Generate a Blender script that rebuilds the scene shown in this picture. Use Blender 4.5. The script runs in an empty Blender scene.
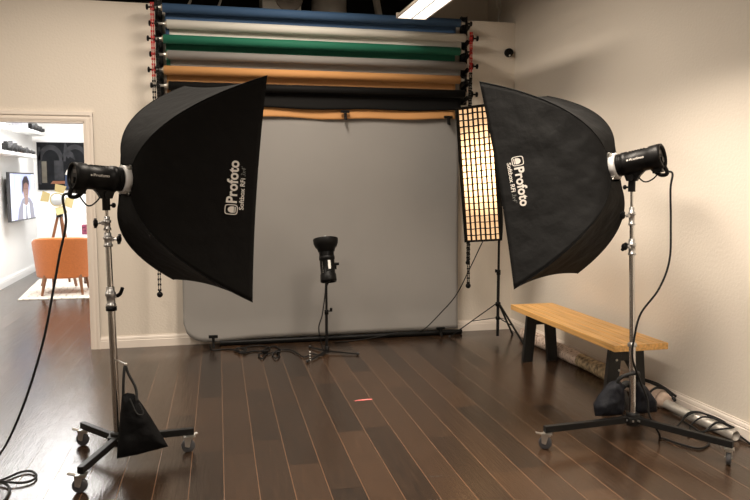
import bpy, math, random
from mathutils import Vector, Matrix, noise
random.seed(7)
SC = bpy.context.scene
COL = SC.collection
V = Vector
PI = math.pi

# ------------------------------------------------------------------ materials
def new_mat(name):
    m = bpy.data.materials.new(name); m.use_nodes = True
    nt = m.node_tree; b = nt.nodes['Principled BSDF']
    return m, nt, b

def mat(name, col, rough=.5, metal=0, bump=0, bscale=200, var=0, vscale=6, spec=.5, emit=None, estr=0, sheen=0, stretch=None):
    m, nt, b = new_mat(name)
    b.inputs['Base Color'].default_value = (*col, 1)
    b.inputs['Roughness'].default_value = rough
    b.inputs['Metallic'].default_value = metal
    b.inputs['Specular IOR Level'].default_value = spec
    if sheen: b.inputs['Sheen Weight'].default_value = sheen
    if emit:
        b.inputs['Emission Color'].default_value = (*emit, 1); b.inputs['Emission Strength'].default_value = estr
    tc = nt.nodes.new('ShaderNodeTexCoord'); mp = nt.nodes.new('ShaderNodeMapping')
    nt.links.new(tc.outputs['Object'], mp.inputs['Vector'])
    if stretch: mp.inputs['Scale'].default_value = stretch
    if var:
        n = nt.nodes.new('ShaderNodeTexNoise'); n.inputs['Scale'].default_value = vscale; n.inputs['Detail'].default_value = 6
        nt.links.new(mp.outputs['Vector'], n.inputs['Vector'])
        r = nt.nodes.new('ShaderNodeValToRGB')
        r.color_ramp.elements[0].position = .3; r.color_ramp.elements[1].position = .7
        r.color_ramp.elements[0].color = (*[c*(1-var) for c in col], 1)
        r.color_ramp.elements[1].color = (*[min(1, c*(1+var)) for c in col], 1)
        nt.links.new(n.outputs['Fac'], r.inputs['Fac']); nt.links.new(r.outputs['Color'], b.inputs['Base Color'])
    if bump:
        n2 = nt.nodes.new('ShaderNodeTexNoise'); n2.inputs['Scale'].default_value = bscale; n2.inputs['Detail'].default_value = 4
        nt.links.new(mp.outputs['Vector'], n2.inputs['Vector'])
        bp = nt.nodes.new('ShaderNodeBump'); bp.inputs['Strength'].default_value = bump; bp.inputs['Distance'].default_value = .01
        nt.links.new(n2.outputs['Fac'], bp.inputs['Height']); nt.links.new(bp.outputs['Normal'], b.inputs['Normal'])
    return m

def math_node(nt, op, a=None, b=None, c=None):
    n = nt.nodes.new('ShaderNodeMath'); n.operation = op
    for i, v in enumerate((a, b, c)):
        if v is None: continue
        if isinstance(v, (int, float)): n.inputs[i].default_value = v
        else: nt.links.new(v, n.inputs[i])
    return n.outputs[0]

def floor_material():
    m, nt, b = new_mat('dark_hardwood_planks')
    L = nt.links
    geo = nt.nodes.new('ShaderNodeNewGeometry')
    mp = nt.nodes.new('ShaderNodeMapping'); mp.inputs['Rotation'].default_value = (0, 0, math.radians(1.12))
    L.new(geo.outputs['Position'], mp.inputs['Vector'])
    sx = nt.nodes.new('ShaderNodeSeparateXYZ'); L.new(mp.outputs['Vector'], sx.inputs[0])
    u = math_node(nt, 'DIVIDE', sx.outputs['X'], .166)
    row = math_node(nt, 'FLOOR', u); fu = math_node(nt, 'SUBTRACT', u, row)
    wn = nt.nodes.new('ShaderNodeTexWhiteNoise'); wn.noise_dimensions = '1D'; L.new(row, wn.inputs['W'])
    v = math_node(nt, 'ADD', math_node(nt, 'DIVIDE', sx.outputs['Y'], 1.05), math_node(nt, 'MULTIPLY', wn.outputs['Value'], 7.3))
    pl = math_node(nt, 'FLOOR', v); fv = math_node(nt, 'SUBTRACT', v, pl)
    cb = nt.nodes.new('ShaderNodeCombineXYZ'); L.new(row, cb.inputs[0]); L.new(pl, cb.inputs[1])
    wp = nt.nodes.new('ShaderNodeTexWhiteNoise'); wp.noise_dimensions = '2D'; L.new(cb.outputs[0], wp.inputs['Vector'])
    # grain, stretched along the boards
    gm = nt.nodes.new('ShaderNodeMapping'); gm.inputs['Scale'].default_value = (24, 1.8, 1); L.new(mp.outputs['Vector'], gm.inputs['Vector'])
    off = nt.nodes.new('ShaderNodeVectorMath'); off.operation = 'ADD'; L.new(gm.outputs[0], off.inputs[0])
    sc = nt.nodes.new('ShaderNodeVectorMath'); sc.operation = 'SCALE'; sc.inputs['Scale'].default_value = 31
    L.new(wp.outputs['Color'], sc.inputs[0]); L.new(sc.outputs[0], off.inputs[1])
    gn = nt.nodes.new('ShaderNodeTexNoise'); gn.inputs['Scale'].default_value = 3; gn.inputs['Detail'].default_value = 8; gn.inputs['Roughness'].default_value = .65
    L.new(off.outputs[0], gn.inputs['Vector'])
    r = nt.nodes.new('ShaderNodeValToRGB'); e = r.color_ramp.elements
    e[0].position = .2; e[0].color = (.012, .0080, .0056, 1); e[1].position = .85; e[1].color = (.068, .036, .019, 1)
    t = math_node(nt, 'ADD', math_node(nt, 'MULTIPLY', wp.outputs['Value'], .36), math_node(nt, 'MULTIPLY', gn.outputs['Fac'], .56))
    L.new(t, r.inputs['Fac'])
    # micro-bevel highlights painted in as light brown lines along the boards, dark butt joints
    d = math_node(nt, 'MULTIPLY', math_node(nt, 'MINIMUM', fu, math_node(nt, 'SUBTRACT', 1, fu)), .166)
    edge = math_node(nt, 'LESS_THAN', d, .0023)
    d2 = math_node(nt, 'MULTIPLY', math_node(nt, 'MINIMUM', fv, math_node(nt, 'SUBTRACT', 1, fv)), 1.05)
    butt = math_node(nt, 'LESS_THAN', d2, .002)
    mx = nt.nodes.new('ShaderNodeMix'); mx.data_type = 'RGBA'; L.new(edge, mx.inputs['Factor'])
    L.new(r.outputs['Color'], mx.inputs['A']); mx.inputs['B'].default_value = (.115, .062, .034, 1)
    mx2 = nt.nodes.new('ShaderNodeMix'); mx2.data_type = 'RGBA'; L.new(butt, mx2.inputs['Factor'])
    L.new(mx.outputs['Result'], mx2.inputs['A']); mx2.inputs['B'].default_value = (.012, .006, .004, 1)
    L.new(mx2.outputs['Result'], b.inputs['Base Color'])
    rr = math_node(nt, 'ADD', math_node(nt, 'MULTIPLY', gn.outputs['Fac'], .16), .13)
    L.new(rr, b.inputs['Roughness'])
    b.inputs['Specular IOR Level'].default_value = .54
    # hand-scraped relief and plank grooves
    wv = nt.nodes.new('ShaderNodeTexNoise'); wv.inputs['Scale'].default_value = 2.2; wv.inputs['Detail'].default_value = 3
    wm = nt.nodes.new('ShaderNodeMapping'); wm.inputs['Scale'].default_value = (6, 1.4, 1); L.new(mp.outputs['Vector'], wm.inputs['Vector'])
    wo = nt.nodes.new('ShaderNodeVectorMath'); wo.operation = 'ADD'; L.new(wm.outputs[0], wo.inputs[0]); L.new(sc.outputs[0], wo.inputs[1])
    L.new(wo.outputs[0], wv.inputs['Vector'])
    hgt = math_node(nt, 'ADD', math_node(nt, 'MULTIPLY', wv.outputs['Fac'], .6), math_node(nt, 'MULTIPLY', gn.outputs['Fac'], .55))
    groove = math_node(nt, 'MULTIPLY', math_node(nt, 'MAXIMUM', edge, butt), -.25)
    hgt = math_node(nt, 'ADD', hgt, groove)
    bp = nt.nodes.new('ShaderNodeBump'); bp.inputs['Strength'].default_value = .35; bp.inputs['Distance'].default_value = .006
    L.new(hgt, bp.inputs['Height']); L.new(bp.outputs['Normal'], b.inputs['Normal'])
    return m

M = {}
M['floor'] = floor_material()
M['wall'] = mat('cream_textured_wall_paint', (.76, .69, .60), .75, bump=.25, bscale=55)
M['white_wall'] = mat('white_wall_paint', (.86, .86, .85), .7, bump=.1, bscale=60)
M['trim'] = mat('cream_trim_paint', (.86, .78, .70), .35)
M['trim_white'] = mat('white_trim_paint', (.85, .85, .84), .4)
M['dark_ceiling'] = mat('dark_open_ceiling', (.02, .02, .02), .9, var=.4)
M['duct'] = mat('pale_duct_metal', (.62, .59, .54), .6, .0, var=.1)
M['duct_dark'] = mat('grey_duct_grille', (.30, .26, .22), .6, .2)
M['nylon'] = mat('black_softbox_nylon', (.0075, .0070, .0065), .85, bump=.45, bscale=16, spec=.04)
M['nylon_grey'] = mat('charcoal_softbox_nylon', (.0125, .0125, .0125), .72, bump=.6, bscale=14, spec=.06)
M['piping'] = mat('black_edge_piping', (.004, .004, .004), .8, spec=.1)
M['diffuser'] = mat('white_diffuser_cloth', (.75, .74, .70), .8)
M['print_white'] = mat('white_printed_lettering', (.62, .58, .53), .6)
M['print_grey'] = mat('grey_printed_lettering', (.14, .14, .13), .6)
M['black_plastic'] = mat('black_plastic', (.0050, .0048, .0048), .42, bump=.05, bscale=300, spec=.16)
M['black_metal'] = mat('black_powder_coated_steel', (.006, .006, .006), .45, .0, spec=.3)
M['dark_rubber'] = mat('dark_rubber', (.02, .02, .02), .7)
M['grey_wheel'] = mat('grey_caster_rubber', (.055, .055, .06), .55)
M['chrome'] = mat('chromed_steel', (.60, .59, .58), .22, 1.0)
M['ring'] = mat('pale_silver_painted_ring', (.62, .61, .60), .5, .2)
M['zinc'] = mat('zinc_plated_steel', (.62, .60, .56), .32, .9)
M['silver'] = mat('silver_ring_metal', (.46, .45, .44), .35, .8)
M['bag'] = mat('black_nylon_sandbag', (.005, .005, .0055), .7, spec=.15, bump=.7, bscale=25)
M['bag_blue'] = mat('navy_black_nylon_sandbag', (.009, .010, .014), .6, spec=.2, bump=.7, bscale=25)
M['cable'] = mat('black_rubber_cable', (.006, .006, .006), .55, spec=.3)
M['white_cable'] = mat('white_plastic_cable', (.6, .57, .5), .5)
M['paper_blue'] = mat('navy_blue_paper', (.040, .095, .195), .75, bump=.05, bscale=8)
M['paper_white'] = mat('off_white_paper', (.66, .64, .58), .8, bump=.05, bscale=8)
M['paper_green'] = mat('green_paper', (.008, .135, .078), .75, bump=.05, bscale=8)
M['paper_grey'] = mat('grey_paper', (.215, .20, .185), .8, bump=.05, bscale=8)
M['paper_backdrop'] = mat('mid_grey_backdrop_paper', (.275, .262, .248), .85, bump=.12, bscale=2.2, var=.03, vscale=2)
M['paper_tan'] = mat('tan_orange_paper', (.50, .245, .085), .75, bump=.05, bscale=8)
M['paper_black'] = mat('black_paper', (.0045, .0042, .004), .7, spec=.15, bump=.05, bscale=8)
M['cardboard'] = mat('cardboard_core', (.40, .33, .24), .8)
M['red_plastic'] = mat('red_plastic_chain', (.42, .018, .014), .4)
M['white_plastic'] = mat('white_plastic', (.7, .69, .66), .4)
M['bench_wood'] = mat('honey_coloured_wood', (.68, .38, .125), .42, bump=.1, bscale=12, var=.26, vscale=1.6, stretch=(38, 1.3, 38))
M['bench_black'] = mat('black_stained_wood', (.010, .010, .010), .45, bump=.1, bscale=30)
M['steel_tube'] = mat('dull_grey_tube', (.46, .43, .39), .4, .35, var=.1, vscale=20)
M['orange'] = mat('orange_wool_upholstery', (.50, .145, .032), .9, bump=.3, bscale=180, var=.1, vscale=60, sheen=.3)
M['walnut'] = mat('walnut_wood', (.19, .075, .028), .4, var=.2, vscale=9, stretch=(8, 8, 1))
M['dark_wood'] = mat('dark_brown_wood', (.05, .018, .01), .4)
M['brass'] = mat('cream_brass_lamp_leaf', (.40, .33, .15), .5, .1)
M['lamp_glass'] = mat('frosted_lamp_lens', (.42, .46, .47), .3)
M['tv_bezel'] = mat('dark_grey_screen_frame', (.05, .05, .055), .35)
M['grey_metal'] = mat('grey_metal', (.25, .25, .27), .45, .4)
M['pink_tape'] = mat('pink_gaffer_tape', (.85, .21, .20), .6)
M['cord_strap'] = mat('black_strap', (.012, .012, .012), .7)
M['green_led'] = mat('green_lit_display', (.05, .1, .02), .4, emit=(.25, .6, .08), estr=.2)
M['fixture'] = mat('pale_fixture_enamel', (.42, .36, .30), .45)
M['louver'] = mat('lit_fluorescent_louver', (.8, .8, .78), .5, emit=(1.0, .94, .85), estr=3.6)

def scr(name, c, e=1.0): return mat(name, tuple(x*.2 for x in c), .3, emit=c, estr=e)
M['scr_blue'] = scr('screen_pale_lavender', (.55, .60, .95), 1.0)
M['scr_light'] = scr('screen_white', (.85, .88, 1.0), 1.0)
M['scr_dark'] = scr('screen_near_black', (.03, .025, .03), 1.0)
M['scr_skin'] = scr('screen_skin_brown', (.28, .15, .12), 1.0)
M['scr_grey'] = scr('screen_grey_jacket', (.20, .20, .27), 1.0)

def rug_material():
    m, nt, b = new_mat('cream_patterned_rug'); b.inputs['Roughness'].default_value = .95
    tc = nt.nodes.new('ShaderNodeTexCoord')
    w = nt.nodes.new('ShaderNodeTexWave'); w.wave_type = 'BANDS'; w.inputs['Scale'].default_value = 3.5; w.inputs['Distortion'].default_value = 5; w.inputs['Detail Scale'].default_value = 2
    nt.links.new(tc.outputs['Object'], w.inputs['Vector'])
    r = nt.nodes.new('ShaderNodeValToRGB'); r.color_ramp.elements[0].position = .0; r.color_ramp.elements[0].color = (.42, .37, .31, 1)
    r.color_ramp.elements[1].position = .12; r.color_ramp.elements[1].color = (.66, .61, .53, 1)
    nt.links.new(w.outputs['Fac'], r.inputs['Fac']); nt.links.new(r.outputs['Color'], b.inputs['Base Color'])
    return m
M['rug'] = rug_material()

def floral_material():
    m, nt, b = new_mat('mottled_pink_beige_canvas'); b.inputs['Roughness'].default_value = .8
    tc = nt.nodes.new('ShaderNodeTexCoord')
    n = nt.nodes.new('ShaderNodeTexNoise'); n.inputs['Scale'].default_value = 26; n.inputs['Detail'].default_value = 5; n.inputs['Distortion'].default_value = 1.5
    nt.links.new(tc.outputs['Object'], n.inputs['Vector'])
    r = nt.nodes.new('ShaderNodeValToRGB'); e = r.color_ramp.elements
    e[0].position = .36; e[0].color = (.22, .15, .11, 1); e[1].position = .45; e[1].color = (.60, .47, .39, 1)
    x = r.color_ramp.elements.new(.62); x.color = (.68, .56, .48, 1)
    nt.links.new(n.outputs['Fac'], r.inputs['Fac']); nt.links.new(r.outputs['Color'], b.inputs['Base Color'])
    return m
M['floral'] = floral_material()
M['canvas_dark'] = mat('brown_gold_printed_canvas', (.34, .26, .16), .8, var=.75, vscale=30)
M['canvas_pink'] = mat('plain_pinkish_canvas', (.60, .46, .37), .8, var=.08, vscale=20)

# ------------------------------------------------------------------ mesh builder
def frame_from(z, up=V((0, 0, 1))):
    z = V(z).normalized()
    if abs(z.dot(up)) > .98: up = V((0, 1, 0))
    x = up.cross(z).normalized(); y = z.cross(x)
    return x, y, z

class MB:
    def __init__(s): s.v = []; s.f = []; s.m = []; s.sm = []; s.cm = 0
    def add(s, vs, fs, smooth=False):
        o = len(s.v); s.v += [V(p) for p in vs]
        for f in fs: s.f.append([o+i for i in f]); s.m.append(s.cm); s.sm.append(smooth)
        return s
    def box(s, c, sz, ax=None):
        c = V(c); X, Y, Z = ax if ax else (V((1, 0, 0)), V((0, 1, 0)), V((0, 0, 1)))
        vs = [c+X*sz[0]/2*i+Y*sz[1]/2*j+Z*sz[2]/2*k for i in (-1, 1) for j in (-1, 1) for k in (-1, 1)]
        return s.add(vs, [(0, 1, 3, 2), (4, 6, 7, 5), (0, 4, 5, 1), (2, 3, 7, 6), (0, 2, 6, 4), (1, 5, 7, 3)])
    def bb(s, a, b):
        return s.box([(a[i]+b[i])/2 for i in range(3)], [abs(b[i]-a[i]) for i in range(3)])
    def bar(s, p0, p1, w, h, up=V((0, 0, 1))):
        p0, p1 = V(p0), V(p1); x, y, z = frame_from(p1-p0, up)
        return s.box((p0+p1)/2, (w, h, (p1-p0).length), (x, y, z))
    def lathe(s, o, axis, prof, seg=24, smooth=True, caps=True):
        o = V(o); x, y, z = frame_from(axis); vs = []; fs = []
        for (k, r) in prof:
            for i in range(seg):
                a = 2*PI*i/seg; vs.append(o+z*k+(x*math.cos(a)+y*math.sin(a))*r)
        for j in range(len(prof)-1):
            for i in range(seg):
                a, b = j*seg+i, j*seg+(i+1) % seg; fs.append((a, b, b+seg, a+seg))
        s.add(vs, fs, smooth)
        if caps:
            for j in (0, len(prof)-1):
                if prof[j][1] > 1e-5:
                    s.add([vs[j*seg+i] for i in range(seg)], [tuple(range(seg)) if j else tuple(reversed(range(seg)))])
        return s
    def cyl(s, p0, p1, r, r1=None, seg=20):
        p0, p1 = V(p0), V(p1); return s.lathe(p0, p1-p0, [(0, r), ((p1-p0).length, r if r1 is None else r1)], seg)
    def sphere(s, c, r, seg=16, sq=(1, 1, 1)):
        c = V(c); vs = []; fs = []; n = seg//2
        for j in range(n+1):
            t = PI*j/n
            for i in range(seg):
                a = 2*PI*i/seg; vs.append(c+V((math.sin(t)*math.cos(a)*r*sq[0], math.sin(t)*math.sin(a)*r*sq[1], math.cos(t)*r*sq[2])))
        for j in range(n):
            for i in range(seg):
                a, b = j*seg+i, j*seg+(i+1) % seg; fs.append((a, a+seg, b+seg, b))
        return s.add(vs, fs, True)
    def tube(s, pts, r, seg=10, sub=6, caps=True):
        P = catmull([V(p) for p in pts], sub) if sub > 1 else [V(p) for p in pts]
        vs = []; fs = []; prev = None
        for i, p in enumerate(P):
            d = (P[min(i+1, len(P)-1)]-P[max(i-1, 0)])
            if d.length < 1e-7: d = V((0, 0, 1))
            d.normalize()
            if prev is None: x, y, _ = frame_from(d)
            else:
                x = prev-d*prev.dot(d)
                if x.length < 1e-6: x, y, _ = frame_from(d)
                x.normalize(); y = d.cross(x)
            prev = x
            rr = r(i/(len(P)-1)) if callable(r) else r
            for k in range(seg):
                a = 2*PI*k/seg; vs.append(p+(x*math.cos(a)+y*math.sin(a))*rr)
        for j in range(len(P)-1):
            for k in range(seg):
                a, b = j*seg+k, j*seg+(k+1) % seg; fs.append((a, b, b+seg, a+seg))
        s.add(vs, fs, True)
        if caps: s.add([vs[k] for k in range(seg)], [tuple(reversed(range(seg)))]); s.add([vs[-seg+k] for k in range(seg)], [tuple(range(seg))])
        return s
    def prism(s, poly, o, X, Y, th):
        """polygon (2D) in the plane o+X*a+Y*b, extruded by vector th"""
        o, X, Y, th = V(o), V(X), V(Y), V(th); n = len(poly)
        a = [o+X*p[0]+Y*p[1] for p in poly]; b = [p+th for p in a]
        fs = [tuple(range(n)), tuple(range(2*n-1, n-1, -1))]+[(i, i+n, (i+1) % n+n, (i+1) % n) for i in range(n)]
        return s.add(a+b, fs)
    def grid(s, fn, nu, nv, smooth=True):
        vs = [fn(i/nu, j/nv) for i in range(nu+1) for j in range(nv+1)]
        fs = [(i*(nv+1)+j, i*(nv+1)+j+1, (i+1)*(nv+1)+j+1, (i+1)*(nv+1)+j) for i in range(nu) for j in range(nv)]
        return s.add(vs, fs, smooth)
    def mesh(s, name, mats, org=(0, 0, 0)):
        me = bpy.data.meshes.new(name); o = V(org)
        me.from_pydata([tuple(p-o) for p in s.v], [], s.f)
        for m in mats: me.materials.append(m)
        for p, mi, sm in zip(me.polygons, s.m, s.sm): p.material_index = mi; p.use_smooth = sm
        me.update(); return me

def catmull(P, sub):
    out = []; n = len(P)
    for i in range(n-1):
        p0, p1, p2, p3 = P[max(i-1, 0)], P[i], P[i+1], P[min(i+2, n-1)]
        for k in range(sub):
            t = k/sub
            out.append(.5*((2*p1)+(p2-p0)*t+(2*p0-5*p1+4*p2-p3)*t*t+(3*p1-p0-3*p2+p3)*t**3))
    out.append(P[-1]); return out

def tag(o, label, cat, group=None):
    o['label'] = label; o['category'] = cat
    if group: o['group'] = group
    return o
def thing(name, label, cat, loc, group=None):
    o = bpy.data.objects.new(name, None); COL.objects.link(o); o.location = loc; o.empty_display_size = .1
    o['org'] = list(loc)
    return tag(o, label, cat, group)
def root_org(o):
    while o.parent: o = o.parent
    return V(o.location)
def finish(o, bevel=0, solid=0, subsurf=0):
    if solid:
        m = o.modifiers.new('Solidify', 'SOLIDIFY'); m.thickness = solid; m.offset = 0
    if bevel:
        m = o.modifiers.new('Bevel', 'BEVEL'); m.width = bevel; m.segments = 2; m.limit_method = 'ANGLE'; m.angle_limit = math.radians(50)
    if subsurf:
        m = o.modifiers.new('Subsurf', 'SUBSURF'); m.levels = subsurf; m.render_levels = subsurf
def part(name, mb, mats, parent, bevel=0, solid=0, label=None, subsurf=0):
    if not isinstance(mats, (list, tuple)): mats = [mats]
    o = bpy.data.objects.new(name, mb.mesh(name, mats, root_org(parent))); COL.objects.link(o); o.parent = parent
    if label: o['label'] = label
    finish(o, bevel, solid, subsurf); return o
def solo(name, mb, mats, label, cat, loc, group=None, bevel=0, solid=0, subsurf=0):
    if not isinstance(mats, (list, tuple)): mats = [mats]
    o = bpy.data.objects.new(name, mb.mesh(name, mats, loc)); COL.objects.link(o); o.location = loc
    finish(o, bevel, solid, subsurf); return tag(o, label, cat, group)
def struct(name, mb, mats, bevel=0, kind=True, parent=None):
    if not isinstance(mats, (list, tuple)): mats = [mats]
    o = bpy.data.objects.new(name, mb.mesh(name, mats)); COL.objects.link(o)
    if parent: o.parent = parent
    else: o['kind'] = 'structure'
    finish(o, bevel); return o
def text_mesh(body, size=1, bold=.0, shear=0, space=1):
    """lettering outline as plain vertices/faces, x = advance, y = up, starting at x=0"""
    cu = bpy.data.curves.new('lettering', 'FONT'); cu.body = body; cu.size = size; cu.offset = bold; cu.shear = shear
    cu.space_character = space; cu.resolution_u = 4
    ob = bpy.data.objects.new('lettering', cu); COL.objects.link(ob)
    dg = bpy.context.evaluated_depsgraph_get(); me = bpy.data.meshes.new_from_object(ob.evaluated_get(dg))
    vs = [v.co.copy() for v in me.vertices]; fs = [tuple(p.vertices) for p in me.polygons]
    bpy.data.objects.remove(ob); bpy.data.curves.remove(cu); bpy.data.meshes.remove(me)
    x0 = min(v.x for v in vs); x1 = max(v.x for v in vs)
    for v in vs: v.x -= x0
    return vs, fs, x1-x0

# ------------------------------------------------------------------ setting
YB, XR, ZT = 6.78, 3.0, 3.012
XD = -.985                       # right edge of the doorway opening
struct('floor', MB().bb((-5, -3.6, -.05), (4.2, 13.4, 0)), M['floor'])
w = MB(); w.bb((XD, YB, 0), (XR, YB+.12, ZT)); w.bb((-2.45, YB, 2.0), (XD, YB+.12, ZT)); w.bb((-5, YB, 0), (-2.45, YB+.12, ZT))
struct('wall_back', w, M['wall'])
struct('wall_right', MB().bb((XR, -3.6, 0), (XR+.12, 8.4, 4.2)), M['wall'])
struct('wall_left', MB().bb((-5.12, -3.6, 0), (-5, 8.4, 4.2)), M['wall'])
struct('wall_front', MB().bb((-5, -3.72, 0), (XR, -3.6, 4.2)), M['wall'])
struct('ceiling', MB().bb((-5, -3.6, 4.1), (XR, 8.4, 4.2)), M['dark_ceiling'])
struct('wall_upper', MB().bb((2.35, 7.5, ZT-.25), (XR, 7.6, 4.1)), M['wall'])
struct('wall_rear', MB().bb((-5, 8.3, 2.8), (XR, 8.4, 4.1)), M['dark_ceiling'])

def base_board(name, p0, p1, out, h, m):
    b = MB(); p0, p1, out = V(p0), V(p1), V(out); n = 10
    prof = [(0, 0), (.016, 0), (.016, h*.62), (.012, h*.66), (.014, h*.72), (.011, h*.86), (.006, h*.93), (.006, h), (0, h)]
    a = [p0+out*x+V((0, 0, z)) for x, z in prof]; c = [p1+out*x+V((0, 0, z)) for x, z in prof]; k = len(prof)
    b.add(a+c, [tuple(range(k)), tuple(range(2*k-1, k-1, -1))]+[(i, i+k, (i+1) % k+k, (i+1) % k) for i in range(k)])
    return struct(name, b, m)
base_board('baseboard_back', (XD+.068, YB, 0), (XR, YB, 0), (0, -1, 0), .108, M['trim'])
base_board('baseboard_right', (XR, YB, 0), (XR, -3.5, 0), (-1, 0, 0), .112, M['trim'])
# doorway casing
def casing(b, a, c):
    b.bb(a, c)
t = MB()
for (x0, x1, y) in ((XD, XD+.068, .014), (XD+.012, XD+.030, .019), (XD+.050, XD+.068, .024)):
    t.bb((x0, YB-y, 0), (x1, YB, 2.0+(x0-XD)))
for (z0, z1, y) in ((2.0, 2.068, .014), (2.012, 2.030, .019), (2.050, 2.083, .024)):
    t.bb((-2.52, YB-y, z0), (XD+(z1-2.0 if z1 < 2.07 else .068), YB, z1))
for (x0, x1, y) in ((-2.52, -2.45, .018),): t.bb((x0, YB-y, 0), (x1, YB, 2.0))
t.bb((XD-.012, YB-.01, 0), (XD, YB+.13, 2.0)); t.bb((-2.45, YB-.01, 1.988), (XD, YB+.13, 2.0))
struct('trim_1', t, M['trim'])

# the bright room beyond the doorway
XL, YF, ZC = -2.76, 13.3, 2.75
struct('wall_side', MB().bb((XL-.1, YB+.12, 0), (XL, YF, ZC)), M['white_wall'])
struct('wall_far', MB().bb((XL-.1, YF, 0), (2.6, YF+.1, ZC)), M['white_wall'])
struct('wall_inner', MB().bb((2.0, YB+.12, 0), (2.1, YF, ZC)), M['white_wall'])
struct('wall_partition', MB().bb((XL, YB+.121, 2.01), (2.0, YB+.14, ZC)), M['white_wall'])
struct('ceiling_far', MB().bb((XL-.1, YB+.12, ZC), (2.6, YF+.1, ZC+.04)), M['white_wall'])
base_board('baseboard_side', (XL, YB+.13, 0), (XL, YF, 0), (1, 0, 0), .13, M['trim_white'])
base_board('baseboard_far', (XL, YF, 0), (2.0, YF, 0), (0, -1, 0), .13, M['trim_white'])

# overhead services above the partition
d = MB(); d.bb((.60, 7.35, 3.08), (.98, 7.75, 4.1))
d.cm = 1; d.lathe((.86, 7.33, 3.28), (0, 1, 0), [(0, .13), (.03, .14)]); d.lathe((.86, 7.325, 3.28), (0, 1, 0), [(0, .05), (.01, .06)])
solo('air_duct', d, [M['duct'], M['duct_dark']], 'pale boxy air duct with a round port above the blue roll', 'duct', (.8, 7.55, 3.08), bevel=.01)
d = MB().lathe((1.30, 7.6, 3.03), (0, 0, 1), [(0, .18), (1.07, .18)], 32)
solo('ventilation_pipe', d, M['duct'], 'wide round pale pipe rising above the paper rolls', 'pipe', (1.30, 7.6, 3.03))
d = MB().bar((1.82, 7.45, 3.03), (1.62, 7.45, 4.08), .05, .09)
solo('ceiling_strut', d, M['duct'], 'slanted pale strut in the dark ceiling space beside the light fixture', 'strut', (1.82, 7.45, 3.03))
for k, (x, z) in enumerate(((-.35, 3.1), (-.05, 3.12), (.22, 3.1))):
    lab = ('thin pipe above the left end of the blue roll, nearest the bracket', 'thin pipe above the blue roll, middle of three', 'thin pipe above the blue roll, nearest the boxy duct')[k]
    solo('conduit', MB().tube([(x-.12, 7.4, z-.05), (x, 7.4, z+.2), (x+.05, 7.4, 4.1)], .012), M['duct'], lab, 'pipe', (x-.12, 7.4, z-.05))
solo('white_cord', MB().tube([(3.02-.10, 7.05, 4.0), (2.93, 7.05, 3.4), (2.965, 7.05, 3.22), (2.93, 7.05, 3.10), (2.90, 7.05, 3.02)], .006).tube([(2.90, 7.03, 4.0), (2.90, 7.03, 3.3), (2.93, 7.03, 3.2), (2.91, 7.03, 3.02)], .005),
     M['white_cable'], 'white cord looping down above the wall top near the corner', 'cord', (2.9, 7.05, 3.02))
struct('trim_2', MB().bb((-5, YB-.004, ZT), (XR, YB+.6, ZT+.012)), M['wall'])

# wall fixture near the corner
t = thing('wall_socket_ring', 'small round black fixture on the back wall near the corner', 'fixture', (2.93, YB, 2.735))
b = MB().lathe((2.93, YB, 2.735), (0, -1, 0), [(0, .042), (.03, .042), (.045, .036), (.05, .028), (.03, .022)], 28)
part('housing', b, M['black_plastic'], t)
part('tab', MB().box((2.925, YB-.048, 2.703), (.014, .012, .016)), M['white_plastic'], t, .003, label='small white tab')

# ------------------------------------------------------------------ ceiling light fixtures
def fixture(x, y0, y1, z, label, power, cord=True):
    t = thing('ceiling_light', label, 'light', ((x[0]+x[1])/2, (y0+y1)/2, z), None)
    x0, x1 = x; h = .075
    b = MB(); n = 8
    cs = [(x0-.012, 0), (x0-.012, .018), (x0+.05, h), (x1-.05, h), (x1+.012, .018), (x1+.012, 0), (x1, 0), (x1, .012), (x0, .012), (x0, 0)]
    b.prism(cs, (0, y0, z), (1, 0, 0), (0, 0, 1), (0, y1-y0, 0))
    b.bb((x0-.012, y0-.006, z), (x1+.012, y0, z+.05)); b.bb((x0-.012, y1, z), (x1+.012, y1+.006, z+.05))
    part('housing', b, M['fixture'], t)
    b = MB(); b.bb((x0, y0, z+.006), (x1, y1, z+.011))
    part('louver', b, M['louver'], t)
    b = MB(); xm = (x0+x1)/2
    b.bb((xm-.006, y0, z-.001), (xm+.006, y1, z+.006))
    k = y0+.03
    while k < y1: b.bb((x0, k, z+.001), (x1, k+.002, z+.006)); k += .035
    part('louver_blades', b, M['white_plastic'], t)
    for yy in (y0+.15, y1-.15): part('suspension_wire', MB().cyl((xm, yy, z+h), (xm, yy, 4.1), .003, seg=6), M['zinc'], t)
    return t
fixture((1.68, 1.93), 5.07, 6.29, 2.9, 'long lit fluorescent fixture hanging over the right end of the rolls', 0)
def area(name, loc, sx, sy, power, col, rot=(0, 0, 0), spread=180):
    l = bpy.data.lights.new(name, 'AREA'); l.shape = 'RECTANGLE'; l.size = sx; l.size_y = sy; l.energy = power; l.color = col; l.spread = math.radians(spread)
    o = bpy.data.objects.new(name, l); COL.objects.link(o); o.location = loc; o.rotation_euler = rot; return o
WARM = (1.0, .875, .735)
for (x, y, pw, sp_) in ((1.7, 3.6, 58, 122), (.75, 5.0, 66, 170), (-1.0, 5.0, 38, 172), (1.7, 1.2, 50, 122), (-1.0, 1.6, 56, 170), (-3.4, 4.2, 42, 175), (.45, -1.2, 40, 150)):
    area('fluorescent_tube_light', (x, y, 2.89 if x > 1 else 3.45), .25, 1.2, pw, WARM, spread=sp_)
for (x, y) in ((-2.0, 8.6), (-2.0, 10.2), (-1.9, 11.8), (.3, 10.4)):
    area('far_room_panel_light', (x, y, ZC-.02), 1.2, .6, 54, (1, .985, .96))

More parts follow.
